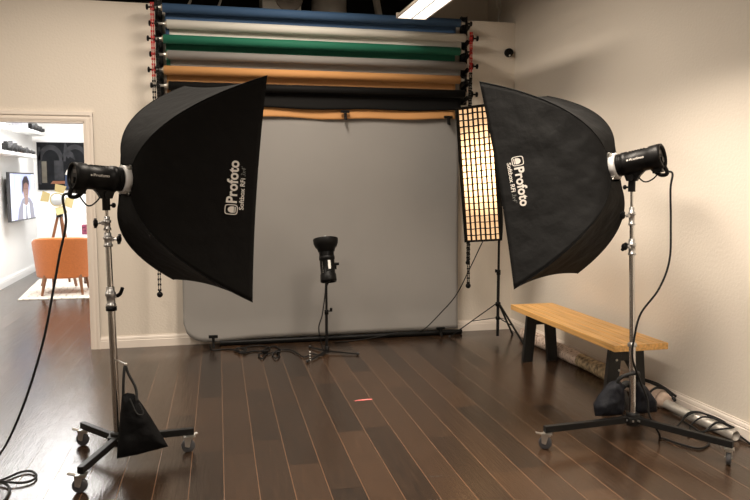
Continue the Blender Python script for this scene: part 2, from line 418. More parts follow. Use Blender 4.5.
# ------------------------------------------------------------------ paper rolls on wall hooks
ROLLS = [  # colour, material, x0, x1, z, tail length, label
    ('blue', 'paper_blue', -.305, 2.368, 2.957, .25, 'navy blue backdrop paper roll, topmost of the six on the wall', ),
    ('white', 'paper_white', -.272, 2.418, 2.823, .120, 'off-white backdrop paper roll hanging between the blue and green rolls'),
    ('green', 'paper_green', -.305, 2.368, 2.697, .25, 'green backdrop paper roll, third from the top'),
    ('grey', 'paper_grey', -.272, 2.418, 2.566, .0, ''),
    ('tan', 'paper_tan', -.305, 2.368, 2.436, .0, 'tan orange backdrop paper roll with its sheet hanging below the black roll'),
    ('black', 'paper_black', -.272, 2.418, 2.305, .150, 'black backdrop paper roll, lowest of the six on the wall')]
RY, RR = 6.61, .0385
def tailfn(x0, x1, ya, z0, z1, wav=0, cut=None):
    def fn(u, v):
        x = x0+(x1-x0)*u; z1_ = z1+wav*(math.sin(u*13)+.6*math.sin(u*29+1))
        z = z0+(z1_-z0)*v
        return V((x, ya+wav*1.2*v*math.sin(u*17+2), z))
    return fn
for i, (cn, mn, x0, x1, z, tl, lab) in enumerate(ROLLS):
    if cn == 'grey':
        t = thing('paper_backdrop', 'large grey paper backdrop hanging from its roll down to the floor', 'backdrop', ((x0+x1)/2, RY, z))
    else:
        t = thing('paper_roll', lab, 'paper roll', ((x0+x1)/2, RY, z), 'backdrop paper rolls')
    b = MB(); b.lathe((x0, RY, z), (1, 0, 0), [(0, RR-.004), (0, RR), (x1-x0, RR), (x1-x0, RR-.004)], 36, caps=False)
    b.lathe((x0, RY, z), (1, 0, 0), [(0, .027), (.0005, RR)], 36, caps=False); b.lathe((x1, RY, z), (1, 0, 0), [(0, .027), (.0005, RR)], 36, caps=False)
    part('paper', b, M[mn], t)
    part('core_tube', MB().lathe((x0-.012, RY, z), (1, 0, 0), [(0, .021), (0, .026), (x1-x0+.024, .026), (x1-x0+.024, .021)], 24), M['cardboard'], t)
    if cn == 'grey':
        xa, xb = x0+.075, x1-.022; yt = RY+RR+.034
        def fn(u, v):
            zz = 2.57+(0.055-2.57)*v
            rc = .18
            x = xa+(xb-xa)*u-.055*(1-u)*max(0, min(1, (zz-2.40)/.05))
            z_ = zz
            # lower left corner rolls up
            k = max(0, 1-(x-xa)/rc)
            zmin = .055+rc*.9*(1-math.sqrt(max(0, 1-k*k)))-.02*max(0, 1-abs(u-.12)/.12)
            z_ = 2.57+(zmin-2.57)*v
            wob = .006*math.sin(x*3.1+1)*v+.004*math.sin(z_*5+x)*v
            yy = yt-.026*max(0, min(1, (z_-2.40)/.12))
            return V((x, yy-.02*v*v+wob-.012*max(0, v-.93)/.07*(1+.5*math.sin(u*9)), z_))
        part('paper_sheet', MB().grid(fn, 90, 60), M['paper_backdrop'], t, solid=.0006)
    elif cn == 'tan':
        def fn(u, v):
            x = x0+.02+(x1-x0-.04)*u
            zb = 2.062+.008*math.sin(u*7+1)+.006*math.sin(u*21)
            zz = z+(zb-z)*v
            bulge = .012*max(0, v-.45)*math.sin(u*9+.6)+.010*max(0, v-.5)*math.sin(u*23)
            return V((x, RY+RR+.014-bulge-.014*max(0, v-.8)/.2, zz))
        part('paper_sheet', MB().grid(fn, 80, 20), M[mn], t, solid=.0006)
    else:
        def fn(u, v, z=z, tl=tl, x0=x0, x1=x1, cn=cn):
            x = x0+.018+(x1-x0-.036)*u
            sag = (.018*math.sin(u*PI)+.006*math.sin(u*17)) if cn == 'black' else 0
            zz = z-tl*v-sag*v
            return V((x, RY+RR+(-.002 if cn == 'black' else .006 if cn == 'white' else .038 if cn == 'green' else .020)-(.016*v*math.sin(u*PI) if cn == 'black' else 0), zz))
        part('paper_sheet', MB().grid(fn, 60, 8), M[mn], t, solid=.0006)
# weight tube that lies at the foot of the backdrop
tb = MB().tube([(.12, 6.650, .0245), (1.2, 6.645, .0245), (2.43, 6.645, .0245)], .024, 16, 2)
solo('weight_tube', tb, M['black_plastic'], 'dark tube lying along the floor under the grey backdrop', 'tube', (1.27, 6.645, 0))

# wall brackets with triple hooks
def bracket(side, x, xo, lab):
    t = thing('roll_bracket', lab, 'bracket', (x, YB, 2.6), 'wall brackets for the paper rolls')
    b = MB()
    b.bb((x-.03, YB-.02, 2.22), (x+.03, YB, 3.05)); b.bb((x-.03, YB-.05, 2.22), (x-.024, YB, 3.05)); b.bb((x+.024, YB-.05, 2.22), (x+.03, YB, 3.05))
    part('back_plate', b, M['black_metal'], t, .002)
    for i, r in enumerate(ROLLS):
        z = r[4]; xe = r[2] if side < 0 else r[3]
        b = MB(); b.bar((x, YB-.03, z-.06), (x, RY, z-.035), .012, .03); b.tube([(x, RY+.035, z), (x, RY+.02, z-.028), (x, RY, z-.036), (x, RY-.025, z-.028), (x, RY-.037, z)], .007, 8, 3)
        part('hook', b, M['black_metal'], t)
        # expanding core drive: silver cone, black wheel and wing knob
        o = V((xe, RY, z)); s_ = side
        xk = xe+s_*(.085 if (i % 2 == 0) == (side < 0) else (.100 if side < 0 else .070))
        b = MB(); b.cyl((xe, RY, z), (xk, RY, z), .012, seg=14); b.cyl((xe+s_*.01, RY, z), (xe+s_*.035, RY, z), .019, .014, seg=18)
        dr = part('drive_shaft', b, M['zinc'], t)
        b = MB(); b.lathe((xk-s_*.022, RY, z), (s_, 0, 0), [(0, .026), (.004, .033), (.016, .033), (.02, .026)], 20)
        part('chain_wheel', b, M['black_plastic'], dr)
        b = MB(); b.cyl((xk, RY, z), (xk+s_*.035, RY, z), .008, seg=10); b.lathe((xk+s_*.03, RY, z), (s_, 0, 0), [(0, .012), (.004, .024), (.016, .024), (.02, .014)], 14)
        part('wing_knob', b, M['black_plastic'], dr)
    return t
bracket(-1, -.345, 0, 'black wall bracket with six hooks at the left ends of the rolls')
bracket(1, 2.458, 0, 'black wall bracket with six hooks at the right ends of the rolls')

def chain(x, y, z0, z1, lab, mats, lower=None, ball=.026, loop=.017):
    """plastic bead chain: a narrow loop weighted by a ball"""
    t = thing('pull_chain', lab, 'chain', (x, y, z1), 'plastic pull chains of the rolls')
    b = MB(); z = z0; k = 0
    while z > z1+.02:
        b.cm = 0 if (lower is None or z > lower) else 1
        for s_ in (-1, 1):
            xx = x+s_*loop*.5
            if k % 2: b.box((xx, y, z), (.006, .014, .020))
            else: b.box((xx, y, z), (.014, .006, .020))
        z -= .023; k += 1
    part('links', b, mats, t)
    b = MB().sphere((x, y, z1), ball, 16, (1, .8, 1)).cyl((x, y, z1), (x, y, z1+ball+.012), .008, seg=10)
    part('weight_ball', b, M['black_plastic'], t)
    return t
chain(-.388, 6.575, 2.98, .50, 'long red and black pull chain left of the rolls, its weight below the left softbox', [M['red_plastic'], M['black_plastic']], 2.36)
chain(-.352, 6.55, 2.60, 2.06, 'black pull chain left of the rolls, beside the red one', [M['black_plastic'], M['black_plastic']], None, .012, .012)
chain(2.462, 6.56, 2.86, .487, 'long red pull chain right of the rolls, its weight hanging lowest', [M['red_plastic'], M['black_plastic']], 2.50)
chain(2.440, 6.52, 2.42, .715, 'shorter black pull chain right of the rolls ending behind the lit strip light', [M['black_plastic'], M['black_plastic']], None, .022, .018)

# spring clamps
def clamp(x, y, z, h, lab, down=True):
    t = thing('spring_clamp', lab, 'clamp', (x, y, z), 'black spring clamps on the paper')
    b = MB()
    b.box((x, y-.01, z), (.080, .035, .024)); b.box((x, y-.022, z-.022), (.026, .02, .03))
    part('jaws', b, M['black_plastic'], t, .004)
    b = MB(); b.bar((x, y-.02, z-.02), (x+.002, y-.045, z-h), .022, .010); b.bar((x, y-.005, z-.02), (x+.002, y-.012, z-h*.9), .022, .010)
    part('handle', b, M['black_plastic'], t, .003)
    return t
clamp(1.274, 6.62, 2.118, .075, 'black spring clamp on the lower edge of the tan paper, near the middle')
clamp(2.263, 6.62, 2.088, .075, 'black spring clamp on the tan paper next to the lit strip light')
clamp(.060, 6.58, .105, .100, 'black spring clamp at the lower left corner of the grey backdrop')
clamp(2.19, 6.58, .082, .078, 'black spring clamp on the floor tube by the strip light stand')

# ------------------------------------------------------------------ softboxes
class Box:
    def __init__(s, q, side, W=.9, H=1.2):
        x, y, z, yaw, pit, roll, d = q
        s.a = V((math.cos(pit)*math.sin(yaw), math.cos(pit)*math.cos(yaw), -math.sin(pit)))
        s.s = V((math.cos(yaw), -math.sin(yaw), 0)); s.u = s.s.cross(s.a)
        s.s, s.u = s.s*math.cos(roll)+s.u*math.sin(roll), -s.s*math.sin(roll)+s.u*math.cos(roll)
        s.r = V((x, y, z)); s.d = d; s.side = side; s.W = W; s.H = H; s.g0, s.gp = (.13, .475) if side > 0 else (.14, .465)
    def g(s, t): return s.g0+(1-s.g0)*max(t, 0)**s.gp
    def near(s, t, v, off=0, sd=None):
        """point of the side panel at depth fraction t and height v (m)"""
        sd = s.side if sd is None else sd
        g = s.g(t); h = s.H/2*g; k = max(-1, min(1, v/h))
        sag = .030*(1-k*k)*min(1, t*6)
        return s.r+s.a*(s.d*t)+s.s*(sd*(s.W/2*g-sag+off))+s.u*v
    def cap(s, t, w_, sg):
        g = s.g(t); h = s.W/2*g; k = max(-1, min(1, w_/h))
        sag = .030*(1-k*k)*min(1, t*6)
        return s.r+s.a*(s.d*t)+s.s*w_+s.u*(sg*(s.H/2*g-sag))

def softbox(q, side, lab, fab, fab2, texts_up):
    B = Box(q, side); t = thing('softbox', lab, 'softbox', tuple(B.r))
    def wr(p, k=.004 if side > 0 else .009):
        n = noise.noise(p*9)*k+noise.noise(p*23)*k*.4
        return n
    for sd in (side, -side):
        def fn(u, v, sd=sd):
            tt = u**2; vv = (v*2-1)*B.H/2*B.g(tt); p = B.near(tt, vv, 0, sd)
            e = min(1, 6*min(v, 1-v))*min(1, u*3)*min(1, (1-u)*12)
            return p+B.s*sd*wr(p)*e
        o = part('side_panel', MB().grid(fn, 48, 40), fab, t, solid=.0015)
        if sd == side: nearp = o
    for sg in (1, -1):
        def fn(u, v, sg=sg):
            tt = u**2; ww = (v*2-1)*B.W/2*B.g(tt); p = B.cap(tt, ww, sg)
            e = min(1, 6*min(v, 1-v))*min(1, u*3)*min(1, (1-u)*12)
            return p+B.u*sg*wr(p)*e
        part('top_panel' if sg > 0 else 'bottom_panel', MB().grid(fn, 48, 30), fab2, t, solid=.0015)
    b = MB()
    for sd in (-1, 1):
        for sg in (-1, 1):
            pts = []
            for k in range(17):
                tt = (k/16)**2; g = B.g(tt); pts.append(B.r+B.a*B.d*tt+B.s*sd*(B.W/2*g+.001)+B.u*sg*(B.H/2*g+.001))
            b.tube(pts, .0028, 6, 2)
    part('seam_piping', b, M['piping'], t)
    # front lip and recessed diffuser
    c = B.r+B.a*B.d; W2, H2 = B.W/2, B.H/2
    b = MB(); b.grid(lambda u, v: c-B.a*.05+B.s*(u*2-1)*(W2-.07)+B.u*(v*2-1)*(H2-.08), 4, 4)
    part('front_diffuser', b, M['diffuser'], t, solid=.001)
    # speed ring with four tabs
    b = MB(); b.lathe(B.r-B.a*.022, B.a, [(-.012, .062), (-.012, .070), (-.006, .075), (.034, .075), (.034, .060)], 40)
    b.lathe(B.r+B.a*.012, B.a, [(0, .0), (.002, .075)], 24)
    ring = part('speed_ring', b, M['ring'], t, label='silver speed ring')
    for sd in (-1, 1):
        for sg in (-1, 1):
            dr = (B.s*sd*.6+B.u*sg*.8).normalized(); p = B.r+dr*.074-B.a*.010
            b = MB().box(p, (.022, .022, .026), (dr, dr.cross(B.a), B.a)); b.cyl(p, p+dr*.022, .006, seg=8)
            part('rod_socket', b, M['zinc'], ring)
    # lettering printed on the near panel
    up = 1 if texts_up else -1
    def put(vs, fs, width, v0, v1, tb, tt_, y0, y1):
        """map lettering x->height v0..v1, y (y0..y1)->depth tb..tt_"""
        out = [B.near(tb+(tt_-tb)*(p.y-y0)/(y1-y0), v0+(v1-v0)*p.x/width, .006) for p in vs]
        return out, fs
    b = MB(); o1 = V((0, 0, 0))
    vs, fs, wd = text_mesh('Profoto', 1, .028, 0, 1.02)
    b.add(*put(vs, fs, wd, -.078*up, .145*up, .81, .715, 0, .70))
    # emblem: rounded frame with a dome inside
    va, vb = (-.140, -.086)
    fr = []; n = 28
    def rr(k, e, sx=1.0, sy=1.0):
        a = 2*PI*k/n; c_, s_ = math.cos(a), math.sin(a)
        return (abs(c_)**(2/e)*(1 if c_ > 0 else -1)*sx, abs(s_)**(2/e)*(1 if s_ > 0 else -1)*sy)
    def emb(x, y): return B.near(.765-.060*y, ((va+vb)/2+(vb-va)/2*x)*up, .006)
    for k in range(n):
        x, y = rr(k, 4.5); x2, y2 = rr(k, 4.5, .84, .87); fr += [emb(x, y), emb(x2, y2)]
    b.add(fr, [(2*k, 2*k+1, (2*k+3) % (2*n), (2*k+2) % (2*n)) for k in range(n)])
    dome = [(-.62, -.42)]+[(.62*math.cos(PI-PI*k/10), -.1+.62*math.sin(PI*k/10)) for k in range(11)]+[(.62, -.42)]
    b.add([emb(x, y) for x, y in dome], [tuple(range(len(dome)))])
    base = [(-.62, -.52), (.62, -.52), (.5, -.68), (-.5, -.68)]; b.add([emb(x, y) for x, y in base], [(0, 1, 2, 3)])
    part('logo_lettering', b, M['print_white'], nearp, label='white printed logo and name')
    vs, fs, wd = text_mesh('Softbox RFi', 1, .018)
    b = MB(); b.add(*put(vs, fs, wd, -.112*up, .055*up, .878, .835, 0, .70))
    part('small_lettering', b, M['print_white'], nearp)
    vs, fs, wd = text_mesh("3x4'", 1, .0, .3)
    b = MB(); b.add(*put(vs, fs, wd, .066*up, .118*up, .878, .835, 0, .70))
    part('size_lettering', b, M['print_grey'], nearp, label='dim grey slanted size lettering')
    return B

BL = softbox((-.39, 4.053, 1.491, 1.06, .071, -.036, .534), 1, 'left black rectangular softbox with its lettering reading upwards', M['nylon'], M['nylon_grey'], True)
BR = softbox((2.294, 3.791, 1.567, -.676, .203, 0, .514), -1, 'right wrinkled black rectangular softbox with its lettering reading downwards', M['nylon_grey'], M['nylon_grey'], False)

# ------------------------------------------------------------------ studio flash heads
def flash(o, a, up, near, lab, forward_text, mount=True, kmount=.115):
    """o = front centre, a = aim, k runs backwards from the front"""
    o, a, up = V(o), V(a).normalized(), V(up); n = V(near); z = -a
    t = thing('studio_flash', lab, 'studio light', tuple(o))
    b = MB(); b.lathe(o, z, [(.018, .05), (.02, .060), (.062, .060)], 36)
    for k in range(4): b.lathe(o+z*(.024+k*.010), z, [(0, .060), (.001, .0635), (.005, .0635), (.006, .060)], 36)
    b.lathe(o, z, [(.062, .060), (.064, .067), (.092, .067), (.096, .0625), (.215, .0625), (.22, .068), (.27, .070), (.285, .068), (.285, .060), (.268, .058)], 40, caps=False)
    body = part('body', b, M['black_plastic'], t)
    b = MB(); b.lathe(o, z, [(.266, .0), (.268, .059)], 32)
    rear = part('control_panel', b, M['dark_rubber'], t)
    b = MB(); b.cyl(o+z*.266-up*.02, o+z*.282-up*.02, .017, seg=20)
    part('dial', b, M['black_plastic'], rear)
    b = MB(); b.box(o+z*.270+up*.025, (.045, .018, .004), (up.cross(z), up, z))
    part('display', b, M['green_led'] if not mount else M['tv_bezel'], rear)
    # top vent ridges
    b = MB()
    for k in range(6): b.box(o+z*(.115+k*.016)+up*.0615, (.05, .004, .007), (up.cross(z), up, z))
    part('vent', b, M['black_plastic'], body)
    # handle under the rear
    b = MB(); side = up.cross(z).normalized()
    pts = [o+z*.215-up*.058, o+z*.235-up*.085, o+z*.262-up*.105, o+z*.290-up*.100, o+z*.283-up*.060]
    b.tube(pts, .011, 10, 4)
    b.box(o+z*.245-up*.072, (.05, .030, .05), (side, up, z))
    part('grip', b, M['black_plastic'], t, .004)
    # lettering on the near side of the body (wrapped round the cylinder)
    vs, fs, wd = text_mesh('Profoto', 1, .01); k0, k1 = (.200, .118) if forward_text else (.118, .200)
    out = []
    for p in vs:
        kk = k0+(k1-k0)*p.x/wd; an = .10+(p.y)*.30
        out.append(o+z*kk+(n*math.cos(an)+up*math.sin(an))*.0635)
    b = MB().add(out, fs)
    ks = k0+(k0-k1)*.12
    b.add([o+z*(ks+.0045*math.cos(q*PI/5))+(n*math.cos(.18+.075*math.sin(q*PI/5))+up*math.sin(.18+.075*math.sin(q*PI/5)))*.0635 for q in range(10)], [tuple(range(10))])
    part('brand_lettering', b, M['print_white'], body)
    if mount:
        c = o+z*kmount; dn = V((0, 0, -1)); x_ = V((z.x, z.y, 0)).normalized(); y_ = V((0, 0, 1)).cross(x_)
        b = MB(); poly = [(-.075, -.045), (.075, -.045), (.045, -.075), (.028, -.105), (-.028, -.105), (-.04, -.075)]
        b.prism([(p[0], p[1]) for p in poly], c-y_*.018, x_, (0, 0, 1), y_*.036)
        b.cyl(c+V((0, 0, -.10)), c+V((0, 0, -.165)), .020, seg=20); b.cyl(c+V((0, 0, -.085))-y_*.03, c+V((0, 0, -.085))+y_*.03, .018, seg=18)
        m_ = part('stand_mount', b, M['black_plastic'], t, .003)
        b = MB(); b.cyl(c+V((0, 0, -.14)), c+V((0, 0, -.14))+x_*-.035, .005, seg=8); b.lathe(c+V((0, 0, -.14))-x_*.03, -x_, [(0, .008), (.004, .013), (.014, .013), (.018, .009)], 12)
        part('locking_knob', b, M['black_plastic'], m_)
        return t, c+V((0, 0, -.165))
    return t, None

aL, aR = BL.a, BR.a
fl, mL = flash(BL.r-aL*.0, aL, BL.u, BL.s, 'black studio flash mounted behind the left softbox', True)
fr_, mR = flash(BR.r, aR, BR.u, -BR.s, 'black studio flash mounted behind the right softbox', False)

# ------------------------------------------------------------------ wheeled chrome stands
def caster(parent, top, axis_dir, lever=None):
    """swivel caster below point top; axis_dir = horizontal wheel axle direction"""
    top = V(top); ax = V(axis_dir).normalized(); fw = V((0, 0, 1)).cross(ax)
    R_ = .036; c = V((top.x, top.y, R_))+fw*.012
    b = MB(); b.box(top-V((0, 0, .006)), (.05, .05, .006), (fw, ax, V((0, 0, 1)))); b.cyl(top-V((0, 0, .022)), top-V((0, 0, .006)), .018, seg=16)
    for s_ in (-1, 1):
        b.prism([(-.02, .050), (.022, .050), (.020, .0), (.004, -.006), (-.006, .0)], c+ax*s_*.0155-ax*.001, fw, (0, 0, 1), ax*.002)
    b.box(c+V((0, 0, .050)), (.044, .034, .004), (fw, ax, V((0, 0, 1))))
    b.cyl(c-ax*.02, c+ax*.02, .006, seg=10)
    if lever is not None:
        l = V(lever).normalized(); b.bar(c+V((0, 0, .046)), c+V((0, 0, .060))+l*.055, .022, .005)
    o = part('caster', b, M['zinc'], parent)
    b = MB(); b.lathe(c-ax*.012, ax, [(0, .012), (.0, .030), (.003, R_), (.021, R_), (.024, .030), (.024, .012)], 28)
    w_ = part('wheel', b, M['grey_wheel'], o)
    return o

def wheeled_stand(base, top, arms, collars, lab, hubz=.115):
    base, top = V(base), V(top); ax = (top-base).normalized()
    t = thing('rolling_light_stand', lab, 'light stand', (base.x, base.y, 0))
    at = lambda z: base+(top-base)*((z-base.z)/(top.z-base.z))
    r = [.019, .0155, .0125, .008]; zs = [base.z]+[c[0] for c in collars]+[top.z]
    for i in range(len(zs)-1):
        b = MB().cyl(at(zs[i]), at(zs[i+1]), r[i], seg=24); part('tube_section', b, M['chrome'], t)
    for i, (z, h, kd, style) in enumerate(collars):
        rr_ = r[i]+.007
        b = MB(); b.lathe(at(z-h), ax, [(0, r[i]), (0, rr_), (.012, rr_), (.014, rr_-.004), (h*.55, rr_-.004), (h*.56, rr_+.001), (h*.75, rr_+.001), (h*.76, rr_-.004), (h, rr_-.005), (h+.004, r[i])], 24)
        if kd is not None:
            kd_ = V(kd).normalized(); p = at(z-h*.45); b.cyl(p, p+kd_*.045, .006, seg=10); b.box(p+kd_*.018, (.02, .02, .022), frame_from(kd_))
        cl = part('collar', b, M['silver'], t)
        if style == 'band':
            part('collar_band', MB().lathe(at(z-h-.022), ax, [(0, r[i]), (0, rr_+.002), (.022, rr_+.002), (.022, r[i])], 24), M['black_plastic'], cl)
        if kd is not None:
            b = MB(); q = p+kd_*.045; s_ = V((0, 0, 1)).cross(kd_)
            if style == 'band': b.tube([q-kd_*.01, q+kd_*.008+V((0, 0, .015)), q+kd_*.02+V((0, 0, .045))], .010, 8, 3)
            else:
                b.lathe(q, kd_, [(0, .010), (.004, .020), (.016, .021), (.022, .012)], 12, ); b.box(q+kd_*.012, (.055, .016, .014), (V((0, 0, 1))*.8+s_*.6, s_*.8-V((0, 0, 1))*.6, kd_))
            part('knob', b, M['black_plastic'], cl, .002)
    hub = V((base.x, base.y, hubz))
    b = MB(); b.lathe(hub-V((0, 0, .035)), (0, 0, 1), [(0, .038), (.07, .038), (.074, .030)], 24); b.box(hub+V((0, 0, .005)), (.095, .085, .028))
    hb = part('hub', b, M['black_metal'], t, .003)
    b = MB()
    for an in range(0, 360, 40):
        dv = V((math.cos(math.radians(an)), math.sin(math.radians(an)), 0)); b.cyl(hub+dv*.04+V((0, 0, .002)), hub+dv*.056+V((0, 0, .002)), .006, seg=8)
    part('bolt', b, M['zinc'], hb)
    for (ex, ey, axd, lv) in arms:
        e = V((ex, ey, hubz)); dv = (e-hub).normalized()
        b = MB().bar(hub+dv*.03, e+dv*.02, .030, .036)
        arm = part('leg', b, M['black_metal'], t, .002)
        c = caster(arm, e+V((0, 0, -.020)), axd, lv)
    return t
SL = wheeled_stand((-.472, 4.0, .085), tuple(mL+V((0, 0, .03))), [(-.680, 4.262, (.35, .9, 0), (-1, .2, 0)), (-.592, 3.60, (.1, 1, 0), (-1, .1, 0)), (-.098, 4.03, (-.2, 1, 0), (1, .5, 0))],
    [(.93, .10, (.95, -.3, 0), 'band'), (1.215, .07, (1, -.1, 0), 'knob'), (1.30, .07, (-1, -.2, 0), 'knob')], 'left chrome rolling light stand with black legs and a hanging tote bag')
SR = wheeled_stand((2.392, 3.66, .085), tuple(mR+V((0, 0, .03))), [(1.835, 3.615, (.45, .89, 0), (-1, .1, 0)), (2.655, 3.185, (.80, -.6, 0), None), (2.63, 4.13, (1, 0, 0), None)],
    [(.56, .02, None, 'plain'), (1.155, .09, (-1, -.2, 0), 'knob'), (1.335, .10, (-1, .1, 0), 'knob')], 'right chrome rolling light stand whose legs reach towards the bench and wall')

# ------------------------------------------------------------------ weight bags
def pillow(b, outline, o, X, Y, N, depth, n=14, seed=0):
    """puffed two-sided cushion from a closed outline; thickness falls to the rim"""
    o, X, Y, N = V(o), V(X), V(Y), V(N); m = len(outline)
    cx = sum(p[0] for p in outline)/m; cy = sum(p[1] for p in outline)/m
    for sg in (1, -1):
        vs = []; fs = []
        for j in range(n+1):
            r = j/n
            for i in range(m):
                x = cx+(outline[i][0]-cx)*r; y = cy+(outline[i][1]-cy)*r
                th = depth*(1-r**3)**.6
                p = o+X*x+Y*y
                wob = noise.noise(p*14+V((seed, 0, 0)))*depth*.30+noise.noise(p*35+V((seed, 3, 0)))*depth*.12
                vs.append(p+N*sg*(th+wob*min(1, (1-r)*4)))
        for j in range(n):
            for i in range(m):
                a_, b_ = j*m+i, j*m+(i+1) % m
                fs.append((a_, b_, b_+m, a_+m) if sg > 0 else (a_, a_+m, b_+m, b_))
        b.add(vs, fs, True)
    return b
def dense(poly, k=6):
    out = []
    for i in range(len(poly)):
        p, q = V((*poly[i], 0)), V((*poly[(i+1) % len(poly)], 0))
        for j in range(k): w_ = p.lerp(q, j/k); out.append((w_.x, w_.y))
    return out
t = thing('weight_tote_bag', 'black triangular weight bag hanging low on the left stand', 'sandbag', (-.34, 3.89, .045))
ol = [(-.432, .385), (-.405, .392), (-.372, .385), (-.335, .33), (-.29, .25), (-.235, .145), (-.208, .088), (-.26, .078), (-.36, .058), (-.468, .045), (-.462, .12), (-.447, .25)]
b = MB(); pillow(b, dense(ol, 4), (0, 3.89, 0), (1, 0, 0), (0, 0, 1), (0, -1, 0), .042, seed=2)
bg = part('bag', b, M['bag'], t)
b = MB(); b.tube([(-.425, 3.885, .385), (-.420, 3.875, .46), (-.412, 3.885, .535), (-.395, 3.885, .49), (-.362, 3.875, .42), (-.355, 3.86, .36)], .007, 8, 5)
b.tube([(-.39, 3.855, .37), (-.36, 3.84, .30), (-.335, 3.838, .285), (-.325, 3.842, .30), (-.345, 3.85, .345)], .004, 8, 5)
part('strap', b, M['cord_strap'], t)
b = MB(); b.cyl((-.462, 3.985, .545), (-.405, 3.87, .548), .004, seg=8); b.sphere((-.405, 3.87, .548), .008, 10)
solo('strap_hook', b, M['zinc'], 'small steel peg on the left stand column holding the bag strap', 'hook', (-.46, 3.985, .545))
t = thing('sandbag', 'dark saddle sandbag with two lobes resting on the right stand base', 'sandbag', (2.37, 3.70, .13))
l1 = [(2.290, .325), (2.325, .33), (2.36, .30), (2.362, .20), (2.355, .128), (2.27, .126), (2.180, .133), (2.172, .19), (2.20, .245), (2.245, .295)]
l2 = [(2.410, .33), (2.435, .318), (2.49, .285), (2.525, .24), (2.560, .19), (2.562, .128), (2.49, .126), (2.412, .128), (2.403, .20), (2.402, .28)]
l1 = [(p[0]-.004, .12+(p[1]-.12)*1.04) for p in l1]; l2 = [(2.402+(p[0]-2.402)*1.07, .12+(p[1]-.12)*1.05) for p in l2]
for l, sdn, nm in ((l1, 5, 'left'), (l2, 9, 'right')):
    b = MB(); pillow(b, dense(l, 4), (0, 3.705, 0), (1, 0, 0), (0, 0, 1), (0, -1, 0), .052, seed=sdn); part('lobe', b, M['bag_blue'], t)
b = MB(); b.tube([(2.31, 3.69, .31), (2.305, 3.68, .345), (2.33, 3.66, .375), (2.38, 3.635, .392), (2.42, 3.66, .38), (2.43, 3.69, .33)], .011, 8, 5)
b.tube([(2.345, 3.70, .30), (2.375, 3.71, .31), (2.41, 3.70, .30)], .02, 8, 4)
part('strap', b, M['cord_strap'], t)

# ------------------------------------------------------------------ bench
t = thing('bench', 'long low wooden bench with black legs along the right wall', 'bench', (2.68, 4.8, 0))
bx0, bx1, by0, by1, bz, bt = 2.485, 2.865, 4.02, 5.612, .46, .042
b = MB(); n = 5; g_ = .0045; wdt = (bx1-bx0)/n
for i in range(n): b.bb((bx0+wdt*i+(g_ if i else 0), by0+.045, bz-bt), (bx0+wdt*(i+1), by1-.045, bz))
b.bb((bx0, by0, bz-bt), (bx1, by0+.043, bz)); b.bb((bx0, by1-.043, bz-bt), (bx1, by1, bz))
part('seat', b, M['bench_wood'], t, .003)
for y in (5.47, 4.22):
    for (xb, xt) in ((2.575, 2.612), (2.800, 2.765)):
        b = MB(); w2 = .043
        b.prism([(xb-w2, 0), (xb+w2, 0), (xt+w2, bz-bt), (xt-w2, bz-bt)], (0, y-.02, 0), (1, 0, 0), (0, 0, 1), (0, .04, 0))
        part('leg', b, M['bench_black'], t, .002)
    b = MB(); b.bb((2.60, y-.012, .31), (2.80, y+.012, .36)); b.prism([(2.66, .36), (2.74, .36), (2.765, .40), (2.635, .40)], (0, y-.012, 0), (1, 0, 0), (0, 0, 1), (0, .024, 0))
    part('crossbar', b, M['bench_black'], t, .002)
b = MB(); b.bar((2.64, 4.22, .40), (2.80, 4.26, .18), .03, .02); part('brace', b, M['bench_black'], t)
b = MB()
for p in ((2.61, 4.198, .32), (2.63, 4.198, .25)): b.cyl(p, (p[0], p[1]-.006, p[2]), .008, seg=10)
part('bolt', b, M['zinc'], t)

# ------------------------------------------------------------------ rolled canvas and tube by the right wall
t = thing('rolled_canvas', 'long pinkish mottled canvas roll lying behind the bench along the wall', 'canvas roll', (2.90, 5.2, 0))
b = MB(); R_ = .058
p0, p1 = V((2.922, 6.28, R_)), V((2.912, 4.12, R_)); nn = 60
dv = (p1-p0).normalized(); Lr = (p1-p0).length
prof = []
for i in range(nn+1):
    k = i/nn*Lr; prof.append((k, R_+.003*math.sin(k*9)-.001*math.sin(k*31)))
b.lathe(p0, dv, [(0, .03)]+prof, 28, caps=False)
for i, f_ in enumerate(b.f):
    k = (b.v[f_[0]]-p0).dot(dv)
    if 1.05 < k < 1.55: b.m[i] = 1
    if k > 1.56: b.m[i] = 2
b.cm = 2
b.lathe(p1, dv, [(0, R_), (.0, .048), (.025, .048), (.025, .040), (.045, .040), (.045, .03)], 28)
part('canvas', b, [M['floral'], M['canvas_dark'], M['canvas_pink']], t)
q0, q1 = V((2.9, 4.3, .042)), V((2.938, 3.475, .032))
b = MB().lathe(q0, q1-q0, [(0, .030), ((q1-q0).length, .030), ((q1-q0).length, .025), (.3, .025)], 28, caps=False)
part('inner_tube', b, M['steel_tube'], t, label='grey tube sticking out of the roll')
b = MB(); b.tube([(2.86, 4.19, .09), (2.90, 4.18, .120), (2.94, 4.17, .118), (2.955, 4.30, .115), (2.95, 4.42, .112), (2.94, 4.15, .12), (2.952, 4.06, .07), (2.93, 4.03, .09)], .009, 8, 6)
b.tube([(2.86, 4.55, .10), (2.9, 4.44, .125), (2.955, 4.25, .125), (2.97, 4.07, .09)], .008, 8, 6)
solo('tie_strap', b, M['cord_strap'], 'black strap tied round the near end of the canvas roll', 'strap', (2.9, 4.2, .1))

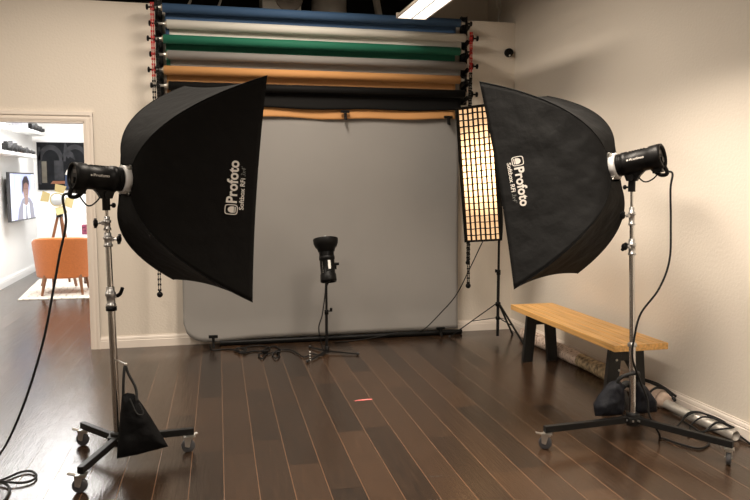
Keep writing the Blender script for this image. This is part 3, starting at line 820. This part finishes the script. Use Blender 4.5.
# ------------------------------------------------------------------ strip softbox with grid and its stand
t = thing('strip_softbox', 'tall narrow lit softbox with a black grid beside the backdrop', 'softbox', (2.40, 6.22, 1.55))
tilt = .06
fa = V((-.64, -.77, 0)).normalized(); fs_ = V((fa.y, -fa.x, 0))*-1; fs_ = V((-fa.y, fa.x, 0)).normalized()
if fs_.x < 0: fs_ = -fs_
fu = (V((0, 0, 1))-fs_*.085).normalized(); fs_ = (fs_+V((0, 0, 1))*.085).normalized()
W_, H_ = .325, 1.18; c0 = V((2.365, 6.05, 1.55))
def sp(a_, b_, d_): return c0+fs_*a_+fu*b_-fa*d_
bw = lambda v: 1-.0*v
b = MB()
def frame_pts(w_, h_, d_): return [sp(-w_/2, -h_/2, d_), sp(w_/2, -h_/2, d_), sp(w_/2, h_/2, d_), sp(-w_/2, h_/2, d_)]
o_ = frame_pts(W_, H_, -.055); o2 = frame_pts(W_, H_, .0); o3 = frame_pts(W_-.014, H_-.014, -.055); o4 = frame_pts(W_-.014, H_-.014, 0)
vs = o_+o2+o3+o4; fs = []
for i in range(4):
    j = (i+1) % 4; fs += [(i, j, 4+j, 4+i), (8+i, 12+i, 12+j, 8+j), (i, 8+i, 8+j, j)]
b.add(vs, fs); part('rim', b, M['nylon'], t, solid=.006)
b = MB(); nx, nz = 7, 21
for i in range(1, nx): a_ = -W_/2+.007+(W_-.014)*i/nx; b.add([sp(a_+.0004*math.sin(k), -H_/2+H_*k/8, d) for k in range(9) for d in (-.036, .008)], [(2*k, 2*k+1, 2*k+3, 2*k+2) for k in range(8)])
part('grid_uprights', b, M['nylon'], t, solid=.0028); b = MB()
for i in range(1, nz): v_ = -H_/2+H_*i/nz; b.add([sp(-W_/2+W_*k/8, v_+.0025*math.sin(k*1.7+i), d) for k in range(9) for d in (-.034, .006)], [(2*k, 2*k+1, 2*k+3, 2*k+2) for k in range(8)])
part('grid_crossbars', b, M['nylon'], t, solid=.007)
m, nt, bs = new_mat('glowing_diffuser_cloth')
bs.inputs['Base Color'].default_value = (.5, .45, .4, 1)
tc = nt.nodes.new('ShaderNodeNewGeometry'); sub = nt.nodes.new('ShaderNodeVectorMath'); sub.operation = 'DISTANCE'
nt.links.new(tc.outputs['Position'], sub.inputs[0]); sub.inputs[1].default_value = tuple(sp(.06, .03, .0))
rp = nt.nodes.new('ShaderNodeValToRGB'); rp.color_ramp.elements[0].position = 0; rp.color_ramp.elements[0].color = (1, 1, 1, 1)
rp.color_ramp.elements[1].position = .42; rp.color_ramp.elements[1].color = (.16, .16, .16, 1)
nt.links.new(sub.outputs['Value'], rp.inputs['Fac'])
ms = math_node(nt, 'MULTIPLY', rp.outputs['Color'], 5.4)
bs.inputs['Emission Color'].default_value = (1.0, .60, .30, 1); nt.links.new(ms, bs.inputs['Emission Strength'])
M['strip_glow'] = m
b = MB(); b.grid(lambda u, v: sp((u-.5)*(W_-.012), (v-.5)*(H_-.012), .014), 4, 8)
part('lit_diffuser', b, M['strip_glow'], t, label='warm glowing diffuser')
b = MB()
ring_c = sp(0, 0, .30)
for (i, j) in ((0, 1), (1, 2), (2, 3), (3, 0)):
    cn = [(-.5, -.5), (.5, -.5), (.5, .5), (-.5, .5)]
    def fn(u, v, i=i, j=j):
        k = u; gg = .16+.84*k**.5
        ca = V((*cn[i], 0)).lerp(V((*cn[j], 0)), v)
        ww = .14+(W_-.14)*min(1, (gg-.16)/.84); hh = .14+(H_-.14)*min(1, (gg-.16)/.84)
        return sp(ca.x*ww, ca.y*hh, .30*(1-k)+.0*k)
    b.grid(fn, 20, 12)
part('shell', b, M['nylon'], t, solid=.0015)
b = MB(); b.lathe(ring_c, -fa, [(0, .072), (.02, .072), (.02, .05)], 24); b.lathe(ring_c+fa*-.01, -fa, [(0, .058), (.22, .06), (.23, .055)], 24)
part('flash_head', b, M['black_plastic'], t)
px, py = 2.637, 6.24
b = MB(); b.bar(ring_c-fa*.09, (px, py, 1.42), .03, .03); part('mount_arm', b, M['black_plastic'], t)

def tripod_stand(px, py, top, hub, foot, feet, lab, r=.011, zknob=None):
    t = thing('light_stand', lab, 'light stand', (px, py, 0))
    b = MB().cyl((px, py, .055), (px, py, hub+.3), r+.003, seg=16); part('tube_section', b, M['black_metal'], t)
    b = MB().cyl((px, py, hub+.25), (px, py, top), r, seg=16); part('tube_section', b, M['black_metal'], t)
    b = MB().lathe((px, py, hub+.27), (0, 0, 1), [(0, r+.003), (.003, r+.008), (.045, r+.008), (.05, r+.003)], 16)
    b.cyl((px, py, hub+.30), (px-.03, py-.02, hub+.31), .005, seg=8); b.box((px-.036, py-.023, hub+.312), (.014, .014, .03))
    part('locking_collar', b, M['black_plastic'], t, .002)
    b = MB().lathe((px, py, hub-.02), (0, 0, 1), [(0, r+.003), (.0, r+.013), (.035, r+.013), (.04, r+.003)], 16); part('hub', b, M['black_plastic'], t)
    b = MB().lathe((px, py, foot-.015), (0, 0, 1), [(0, r+.003), (.0, r+.010), (.025, r+.010), (.03, r+.003)], 16); part('lower_collar', b, M['black_plastic'], t)
    for (fx, fy) in feet:
        f = V((fx, fy, .010)); h0 = V((px, py, hub)); d_ = V((fx-px, fy-py, 0)).normalized()
        b = MB().bar(h0+d_*.02, f, .016, .010); lg = part('leg', b, M['black_metal'], t)
        mid = (h0+d_*.02).lerp(f, .52); b = MB().bar(V((px, py, foot))+d_*.015, mid, .010, .006); part('brace', b, M['black_metal'], lg)
        part('rubber_foot', MB().sphere(f, .013, 10), M['dark_rubber'], lg)
    return t
tripod_stand(2.637, 6.24, 1.42, .355, .225, [(2.262, 6.505), (2.775, 5.93), (2.90, 6.50)], 'black folding light stand under the lit strip softbox')

# ------------------------------------------------------------------ centre flash on a low floor stand
ax = V((-.02, .30, .954)).normalized(); oc = V((1.018, 6.165, .905))
tf, _ = flash(oc, ax, V((0, -.954, .30)).normalized(), V((-.80, -.57, .18)).normalized(), 'upright black studio flash with a small dish reflector in front of the grey backdrop', True, mount=False)
b = MB(); b.lathe(oc-ax*.025, ax, [(0, .062), (.006, .072), (.030, .078), (.045, .092), (.075, .104), (.112, .108), (.116, .106), (.112, .100), (.075, .097), (.045, .084), (.03, .06)], 48, caps=False)
part('reflector', b, M['black_plastic'], tf, label='dark metal dish reflector')
b = MB(); b.lathe(oc, ax, [(0, .03), (.08, .03), (.112, .018), (.120, .0)], 24); part('glass_dome', b, M['lamp_glass'], tf)
b = MB(); nn_ = V((.10, -.95, .30)).normalized(); b.box(oc-ax*.145+nn_*.0635, (.022, .004, .075), (V((1, 0, 0)), nn_, ax)); part('sticker', b, M['white_plastic'], tf, label='pale rating sticker')
b = MB(); b.box(oc-ax*.15+V((.066, .0, 0)), (.02, .03, .05)); b.cyl(oc-ax*.13+V((.066, 0, 0)), oc-ax*.13+V((.10, 0, 0)), .012, seg=12); part('mount_knob', b, M['black_plastic'], tf)
b = MB(); b.bar(V((1.013, 6.14, .66)), oc-ax*.20+V((0, .05, 0)), .03, .03); part('stand_mount', b, M['black_plastic'], tf)
t = thing('low_floor_stand', 'short black floor stand under the centre flash with flat splayed legs', 'light stand', (1.013, 6.14, 0))
part('pole', MB().cyl((1.013, 6.14, .02), (1.013, 6.14, .36), .013, seg=14), M['black_metal'], t)
part('pole', MB().cyl((1.013, 6.14, .34), (1.013, 6.14, .67), .010, seg=14), M['black_metal'], t)
b = MB().lathe((1.013, 6.14, .34), (0, 0, 1), [(0, .013), (.003, .018), (.04, .018), (.045, .012)], 14).cyl((1.013, 6.14, .37), (1.05, 6.12, .375), .006, seg=8); b.box((1.05, 6.12, .385), (.02, .012, .03))
part('locking_collar', b, M['black_plastic'], t)
part('hub', MB().lathe((1.013, 6.14, .012), (0, 0, 1), [(0, .022), (.05, .022), (.055, .015)], 16), M['black_plastic'], t)
for (fx, fy, m_) in ((.805, 5.86, 'black_metal'), (1.262, 6.02, 'black_metal'), (.90, 6.38, 'black_metal')):
    f = V((fx, fy, .010)); h0 = V((1.013, 6.14, .022)); d_ = (f-h0); s_ = V((-d_.y, d_.x, 0)).normalized()
    b = MB().bar(h0+s_*.012, f, .008, .008).bar(h0-s_*.012, f, .008, .008); lg = part('leg', b, M[m_], t)
    part('rubber_foot', MB().sphere(f+V((0, 0, .002)), .014, 10), M['dark_rubber'], lg)
# striped band on the near leg
b = MB()
for k in range(7):
    b.cm = k % 2; b.cyl((.832, 5.895, .008+k*.011), (.832, 5.895, .019+k*.011), .007, seg=10)
solo('striped_marker', b, [M['white_plastic'], M['black_plastic']], 'tiny black and pale striped marker by the near leg of the floor stand', 'marker', (.832, 5.895, 0))

# ------------------------------------------------------------------ cables
def cable(pts, r, lab, name='power_cable', m='cable', cat='cable'):
    return solo(name, MB().tube(pts, r, 8, 8), M[m], lab, cat, tuple(pts[-1]))
hL = BL.r-aL*.285-BL.u*.09; hR = BR.r-aR*.285-BR.u*.09
cable([hL, hL+V((-.03, -.05, -.015)), V((-.664, 3.86, 1.28)), V((-.70, 3.86, 1.12)), V((-.735, 3.85, .94)), V((-.785, 3.83, .70)), V((-.865, 3.82, .44)), V((-.96, 3.85, .22)), V((-1.06, 3.98, .07)), V((-1.13, 4.02, .012)), V((-1.22, 3.95, .008)), V((-1.20, 3.80, .008)), V((-1.05, 3.80, .008)),
       V((-.99, 3.84, .008)), V((-.94, 3.90, .010)), V((-.89, 3.91, .010)), V((-.85, 3.85, .010)), V((-.85, 3.79, .010)), V((-.89, 3.755, .012)), V((-.96, 3.765, .018)), V((-1.0, 3.79, .016)), V((-.955, 3.74, .010)), V((-.93, 3.66, .008)), V((-.94, 3.52, .008)), V((-1.02, 3.40, .008))], .0062,
      'thick black cable falling from the left flash to a loop on the floor')
cable([hL+aL*.03+BL.u*.01, hL+aL*.08-V((0, 0, .055)), hL+aL*.13-V((0, 0, .03)), hL+aL*.165+BL.u*.03], .004, 'short black lead looping under the left flash body', 'sync_lead')
cable([hR+aR*.03+BR.u*.01, hR+aR*.07-V((0, 0, .025)), hR+aR*.12-V((0, 0, .03)), hR+aR*.17+BR.u*.03], .004, 'short black lead looping under the right flash body', 'sync_lead')
cable([hR, hR+V((.02, -.03, -.01)), V((2.485, 3.52, 1.44)), V((2.495, 3.52, 1.25)), V((2.495, 3.52, 1.05)), V((2.45, 3.54, .89)), V((2.37, 3.58, .75)), V((2.348, 3.60, .62)), V((2.345, 3.61, .49)), V((2.40, 3.62, .36)), V((2.44, 3.60, .25)), V((2.45, 3.585, .155)), V((2.50, 3.56, .05)), V((2.53, 3.60, .008)), V((2.55, 3.60, .008)), V((2.59, 3.49, .008)),
       V((2.65, 3.41, .008)), V((2.75, 3.46, .008)), V((2.80, 3.55, .010)), V((2.82, 3.68, .02)), V((2.83, 3.80, .03)), V((2.90, 3.78, .078)), V((2.955, 3.70, .075)), V((2.965, 3.60, .068)), V((2.90, 3.60, .072)), V((2.82, 3.60, .02)), V((2.77, 3.62, .008)), V((2.72, 3.60, .008))], .006,
      'black cable falling from the right flash to the coil by the wall')
cable([(2.69, 3.72, .008), (2.78, 3.77, .015), (2.86, 3.80, .068), (2.93, 3.78, .078), (2.972, 3.70, .06), (2.972, 3.56, .06), (2.93, 3.50, .074), (2.86, 3.55, .05), (2.80, 3.64, .010), (2.82, 3.72, .014), (2.89, 3.70, .076), (2.95, 3.62, .07), (2.974, 3.50, .03), (2.974, 3.38, .008), (2.97, 3.20, .008)], .0055,
      'black cable coiled over the end of the grey tube by the wall')
cable([(2.43, 6.12, .95), (2.36, 6.22, .72), (2.26, 6.33, .44), (2.13, 6.40, .26), (1.99, 6.42, .12), (1.93, 6.50, .072), (1.76, 6.56, .06), (1.52, 6.575, .020), (1.35, 6.56, .008), (1.15, 6.52, .008)], .005, 'thin cable drooping from the strip softbox to the floor tube')
cable([(1.0, 6.08, .66), (.985, 6.05, .52), (.96, 6.04, .36), (.93, 6.04, .25), (.95, 6.05, .12), (.975, 6.04, .02), (.93, 6.06, .010), (.88, 6.11, .010), (.80, 6.02, .010), (.76, 6.16, .010), (.71, 6.31, .010), (.62, 6.32, .010), (.55, 6.18, .010), (.56, 6.02, .014), (.60, 6.10, .010), (.58, 6.25, .010), (.50, 6.18, .010), (.45, 6.04, .010), (.43, 6.18, .010), (.49, 6.28, .010), (.55, 6.42, .010), (.49, 6.53, .008), (.40, 6.55, .008), (.32, 6.49, .008)], .0055,
      'black cable from the centre flash looping across the floor')
cable([(.03, 6.47, .06), (.05, 6.46, .008), (.16, 6.47, .008), (.25, 6.40, .012), (.29, 6.30, .02), (.33, 6.32, .02), (.27, 6.42, .025), (.24, 6.36, .014), (.31, 6.28, .022), (.34, 6.36, .028), (.27, 6.34, .036), (.30, 6.27, .010), (.39, 6.34, .008), (.47, 6.33, .008), (.53, 6.45, .008), (.60, 6.48, .008), (.63, 6.36, .008)], .0065,
      'tangled black cable bundle on the floor below the left part of the backdrop')
b = MB().box((.49, 6.24, .018), (.05, .03, .026)).box((.60, 6.2, .016), (.03, .05, .024))
solo('cable_connector', b, M['black_plastic'], 'pair of small black plugs among the floor cables', 'plug', (.54, 6.22, 0), bevel=.003)
b = MB(); b.prism([(-.065, -.010), (.055, -.008), (.068, .006), (.03, .012), (-.03, .004)], (1.03, 4.745, 0.0005), (1, 0, 0), (0, 1, 0), (0, 0, .0008))
solo('floor_tape', b, M['pink_tape'], 'short strip of pink tape stuck on the floor', 'tape', (1.03, 4.745, 0))

# ------------------------------------------------------------------ things in the bright room
# armchair (seen from behind)
t = thing('armchair', 'orange upholstered armchair with wooden legs seen from behind', 'armchair', (-1.78, 10.5, 0))
cx, cy = -1.815, 10.46
def shell(u, v):
    # u along the curved back (left front -> right front), v from bottom to top
    a = -PI*.5+(u-.5)*PI*1.15
    rx = .335+.05*v; ry = .34+.04*v
    top = .765-.15*abs(2*u-1)**3.0
    z = .225+(top-.225)*v
    return V((cx+rx*math.cos(a)/1.0, cy+ry*math.sin(a), z))
b = MB(); b.grid(shell, 40, 12)
ob = part('backrest', b, M['orange'], t, solid=.07)
ob.modifiers['Solidify'].offset = 0
md = ob.modifiers.new('Bevel', 'BEVEL'); md.width = .025; md.segments = 4; md.limit_method = 'ANGLE'; md.angle_limit = math.radians(50)
b = MB(); b.box((cx, cy+.04, .34), (.54, .56, .20)); part('seat', b, M['orange'], t, .04)
for (sx, sy, tx) in ((-.21, -.33, -.245), (.21, -.33, .25), (-.20, .25, -.23), (.20, .25, .23)):
    b = MB().cyl((cx+sx, cy+sy*.85, .27), (cx+tx, cy+sy*1.15, .008), .026, .015, seg=14); part('leg', b, M['walnut'], t)
# rug
b = MB(); b.prism([(-2.30, 9.86), (.2, 9.72), (.2, 11.9), (-2.46, 11.9)], (0, 0, .0), (1, 0, 0), (0, 1, 0), (0, 0, .008))
solo('rug', b, M['rug'], 'cream patterned rug under the orange armchair', 'rug', (-1.5, 10.8, 0))
# tripod spotlight lamp
lx, ly = -2.0, 11.15
t = thing('tripod_lamp', 'spotlight floor lamp with brass flaps on a wooden tripod behind the armchair', 'floor lamp', (lx, ly, 0))
part('hub', MB().lathe((lx, ly, .98), (0, 0, 1), [(0, .045), (.05, .05), (.07, .03), (.13, .012)], 18), M['black_metal'], t)
for (fx, fy) in ((-.25, -.10), (.22, -.20), (.05, .30)):
    b = MB().bar((lx+fx*.1, ly+fy*.1, .99), (lx+fx, ly+fy, .010), .022, .034); part('leg', b, M['walnut'], t)
hc = V((lx-.02, ly-.03, 1.23)); hd = V((.25, -.96, .05)).normalized()
part('lamp_head', MB().lathe(hc-hd*.09, hd, [(0, .05), (.02, .085), (.10, .095), (.13, .10), (.13, .088), (.125, .085)], 28, caps=False), M['brass'], t)
part('lens', MB().lathe(hc+hd*.028, hd, [(0, .086), (.01, .08), (.018, .0)], 28), M['lamp_glass'], t)
hx, hy, hz = frame_from(hd)
for (a1, lean) in ((75, .25), (165, .25), (-15, .25), (-75, .25)):
    a_ = math.radians(a1); rd = hx*math.cos(a_)+hy*math.sin(a_); tg = hz.cross(rd)
    o = hc+hd*.02+rd*.105; out = (rd*.9+hd*lean).normalized()
    b = MB().prism([(-.06, 0), (.06, 0), (.075, .11), (-.075, .11)], o, tg, out, out.cross(tg)*.004); part('barn_door', b, M['brass'], t)
# wall screen
t = thing('wall_television', 'flat screen on the white side wall showing a person in a pale shirt', 'television', (-2.66, 11.75, 1.26))
pN, pF = V((-2.640, 11.17, 0)), V((-2.575, 12.40, 0)); zc, hh = 1.265, .355
X_ = (pF-pN); Wt = X_.length; X_.normalize(); N_ = V((0, 0, 1)).cross(X_)
if N_.x < 0: N_ = -N_
Zv = V((0, 0, 1)); o = pN+V((0, 0, zc-hh))
part('frame', MB().prism([(0, 0), (Wt, 0), (Wt, 2*hh), (0, 2*hh)], o-N_*.045, X_, Zv, N_*.045), M['tv_bezel'], t, .004)
b = MB(); e = .001
def lay(poly, mi, k): b.cm = mi; b.add([o+X_*p[0]*Wt+Zv*p[1]*2*hh+N_*(e*k+.001) for p in poly], [tuple(range(len(poly)))])
lay([(.02, .03), (.98, .03), (.98, .97), (.02, .97)], 0, 0)
lay([(.02, .03), (.12, .03), (.12, .97), (.02, .97)], 1, 1); lay([(.86, .03), (.98, .03), (.98, .97), (.86, .97)], 1, 1); lay([(.22, .60), (.36, .58), (.37, .92), (.22, .92)], 1, 1)
lay([(.24, .03), (.95, .03), (.90, .34), (.76, .46), (.60, .50), (.44, .44), (.30, .24)], 4, 2)
lay([(.46, .03), (.76, .03), (.72, .38), (.60, .30), (.48, .36)], 1, 3)
lay([(.55, .32), (.66, .32), (.68, .48), (.54, .48)], 3, 4)
lay([(.60+.115*math.cos(k*PI/10), .64+.22*math.sin(k*PI/10)) for k in range(20)], 3, 5)
lay([(.44, .55), (.46, .82), (.54, .92), (.66, .93), (.74, .82), (.75, .62), (.71, .74), (.62, .80), (.52, .76), (.49, .62)], 2, 6)
lay([(.545, .655), (.580, .655), (.580, .668), (.545, .668)], 2, 7); lay([(.62, .655), (.655, .655), (.655, .668), (.62, .668)], 2, 7); lay([(.575, .545), (.635, .545), (.625, .533), (.585, .533)], 2, 7)
lay([(.56, .03), (.62, .03), (.61, .30), (.58, .30)], 2, 8)
part('screen', b, [M['scr_blue'], M['scr_light'], M['scr_dark'], M['scr_skin'], M['scr_grey']], t)
b = MB().bb((XL, 11.55, 1.16), (XL+.02, 11.85, 1.40)); b.bar((XL+.01, 11.62, 1.3), (-2.66, 11.6, 1.3), .03, .05); b.bar((XL+.06, 11.62, 1.3), (XL+.075, 11.2, 1.26), .03, .18)
part('wall_mount', b, M['black_metal'], t)
# framed picture on the far wall
t = thing('framed_picture', 'wide dark photograph print of an arched interior on the far white wall', 'picture', (-2.08, YF, 1.75))
xa, xb, za, zb = -2.70, -1.72, 1.345, 2.145
part('panel', MB().bb((xa, YF-.03, za), (xb, YF, zb)), M['tv_bezel'], t)
P1 = mat('picture_dark_slate', (.006, .0065, .008), .7, spec=.15, var=.5, vscale=5); P2 = mat('picture_grey_stone', (.030, .030, .033), .7, spec=.15, var=.4, vscale=9)
P3 = mat('picture_rust_floor', (.22, .085, .04), .3); P4 = mat('picture_white_figure', (.72, .68, .62), .3); P5 = mat('picture_navy', (.02, .035, .08), .3); P6 = mat('picture_olive_pillar', (.12, .105, .08), .3, var=.3)
b = MB()
def lp(poly, mi, k): b.cm = mi; b.add([V((xa+(xb-xa)*p[0], YF-.031-.0006*k, za+(zb-za)*p[1])) for p in poly], [tuple(range(len(poly)))])
def arch(cx_, cz_, r0, r1, n=14): return [(cx_+r1*.62*math.cos(PI*k/n), cz_+r1*math.sin(PI*k/n)) for k in range(n+1)]+[(cx_+r0*.62*math.cos(PI-PI*k/n), cz_+r0*math.sin(PI-PI*k/n)) for k in range(n+1)]
lp([(.01, .01), (.99, .01), (.99, .99), (.01, .99)], 0, 0)
lp(arch(.22, .62, .22, .33), 1, 1); lp(arch(.62, .60, .26, .36), 1, 1); lp([(.02, .12), (.06, .12), (.06, .9), (.02, .9)], 1, 1); lp([(.86, .1), (.97, .1), (.97, .75), (.86, .75)], 1, 1)
lp([(.07, .15), (.15, .15), (.15, .60), (.07, .60)], 5, 2); lp([(.27, .20), (.42, .20), (.42, .62), (.27, .62)], 1, 2)
lp([(.20, .13), (.72, .13), (.68, .19), (.24, .19)], 2, 3)
lp([(.43, .02), (.52, .02), (.50, .34), (.44, .34)], 4, 4)
lp([(.44, .33), (.47, .42), (.52, .44), (.555, .38), (.55, .22), (.50, .20), (.50, .30)], 3, 5)
lp([(.45, .99), (.43, .80), (.50, .66), (.53, .70), (.62, .62), (.58, .78), (.50, .86), (.47, .99)], 1, 5)
part('print', b, [P1, P2, P3, P4, P5, P6], t)
# wall shelves and the little cameras on them
def shelf(y0, y1, z, lab):
    return solo('wall_shelf', MB().bb((XL, y0, z), (-2.50, y1, z+.045)), M['trim_white'], lab, 'shelf', (XL, (y0+y1)/2, z), 'white shelves on the side wall', bevel=.004)
shelf(11.3, 13.05, 2.228, 'upper white wall shelf, the one with the grey box')
shelf(9.6, 12.25, 1.848, 'lower white wall shelf above the flat screen')
def camera_item(y, z, w_, h_, body, lab, grp, flip=False, x=-2.555):
    t = thing('vintage_camera', lab, 'camera', (x, y, z), grp)
    b = MB().box((x, y, z+h_*.4), (.07, w_, h_*.8)).box((x, y, z+h_*.88), (.05, w_*.35, h_*.24))
    part('body', b, M[body], t, .006)
    b = MB().lathe((x+.03, y, z+h_*.4), (1, -.2, 0), [(0, h_*.32), (.05, h_*.30), (.055, h_*.2)], 18); part('lens', b, M['dark_rubber'], t)
    return t
items = [(10.70, 1.893, .16, .13, 'black_plastic', 'old camera at the left visible end of the lower shelf'), (10.95, 1.893, .12, .15, 'tv_bezel', 'dark grey old camera second from the left on the lower shelf'), (11.20, 1.893, .13, .13, 'black_plastic', 'small black camera in the middle of the lower shelf'),
         (11.48, 1.893, .12, .11, 'dark_wood', 'brown camera right of the middle on the lower shelf'), (11.85, 1.893, .09, .10, 'tv_bezel', 'grey camera near the right end of the lower shelf'), (12.05, 1.893, .07, .08, 'white_plastic', 'tiny white camera at the right end of the lower shelf'),
         (12.20, 2.273, .12, .17, 'black_plastic', 'tall black camera beside the grey box on the upper shelf'), (12.40, 2.273, .12, .12, 'black_plastic', 'black camera in the middle of the upper shelf'), (12.60, 2.273, .10, .12, 'tv_bezel', 'grey camera right of the middle on the upper shelf'), (12.80, 2.273, .12, .09, 'black_plastic', 'low black camera at the far end of the upper shelf')]
for it in items: camera_item(*it, 'old cameras on the wall shelves')
solo('storage_box', MB().box((-2.61, 11.80, 2.353), (.14, .38, .16)).box((-2.54, 11.80, 2.363), (.003, .2, .05)), M['grey_metal'], 'grey box at the near end of the upper shelf', 'box', (-2.61, 11.80, 2.273), bevel=.004)
# low table, patterned box and grey stool beyond the armchair
t = thing('coffee_table', 'low dark wooden table beyond the armchair', 'table', (-1.42, 11.45, 0))
part('tabletop', MB().box((-1.42, 11.45, .335), (.60, .50, .05)), M['dark_wood'], t, .004)
for sx in (-1, 1):
    for sy in (-1, 1): part('leg', MB().box((-1.42+sx*.27, 11.45+sy*.22, .155), (.05, .05, .31)), M['dark_wood'], t)
part('shelf', MB().box((-1.42, 11.45, .12), (.52, .42, .03)), M['dark_wood'], t)
t = thing('side_cabinet', 'low white cabinet against the far wall by the door frame', 'cabinet', (-1.35, 12.9, 0))
part('body', MB().bb((-1.95, 12.65, 0), (-.7, 13.2, .62)), M['trim_white'], t, .006)
for k in range(2): d_ = part('door', MB().bb((-1.93+.62*k, 12.635, .04), (-1.33+.62*k, 12.649, .59)), M['trim_white'], t, .003); part('handle', MB().bb((-1.38+.08*k, 12.62, .30), (-1.37+.08*k, 12.636, .42)), M['zinc'], d_)
mp_ = mat('plum_patterned_card', (.22, .04, .08), .5, var=.9, vscale=35)
solo('patterned_box', MB().box((-1.84, 12.78, .70), (.22, .14, .16)), mp_, 'small plum patterned box on the white cabinet', 'box', (-1.84, 12.78, .62), bevel=.004)
t = thing('small_speaker', 'small grey rounded device on the white cabinet by the door frame', 'speaker', (-1.58, 12.9, .62))
part('body', MB().box((-1.58, 12.9, .80), (.24, .10, .20)), M['grey_metal'], t, .03); part('stem', MB().box((-1.58, 12.9, .66), (.03, .03, .09)), M['grey_metal'], t)

# ------------------------------------------------------------------ camera, world, view
w = bpy.data.worlds.new('World'); SC.world = w; w.use_nodes = True
w.node_tree.nodes['Background'].inputs[0].default_value = (.02, .018, .016, 1); w.node_tree.nodes['Background'].inputs[1].default_value = 1
cam = bpy.data.cameras.new('Camera'); co = bpy.data.objects.new('Camera', cam); COL.objects.link(co)
cam.sensor_width = 36; cam.lens = 729*36/750; cam.clip_end = 60
yaw, pit = math.atan(172/732), math.atan(68/729)
co.location = (0, 0, 1.48); co.rotation_euler = (PI/2-pit, 0, -yaw)
SC.camera = co
vs_ = SC.view_settings; vs_.view_transform = 'Standard'; vs_.look = 'None'; vs_.gamma = 1; vs_.exposure = .22; vs_.use_curve_mapping = False
for o in bpy.data.objects:
    if 'org' in o: del o['org']
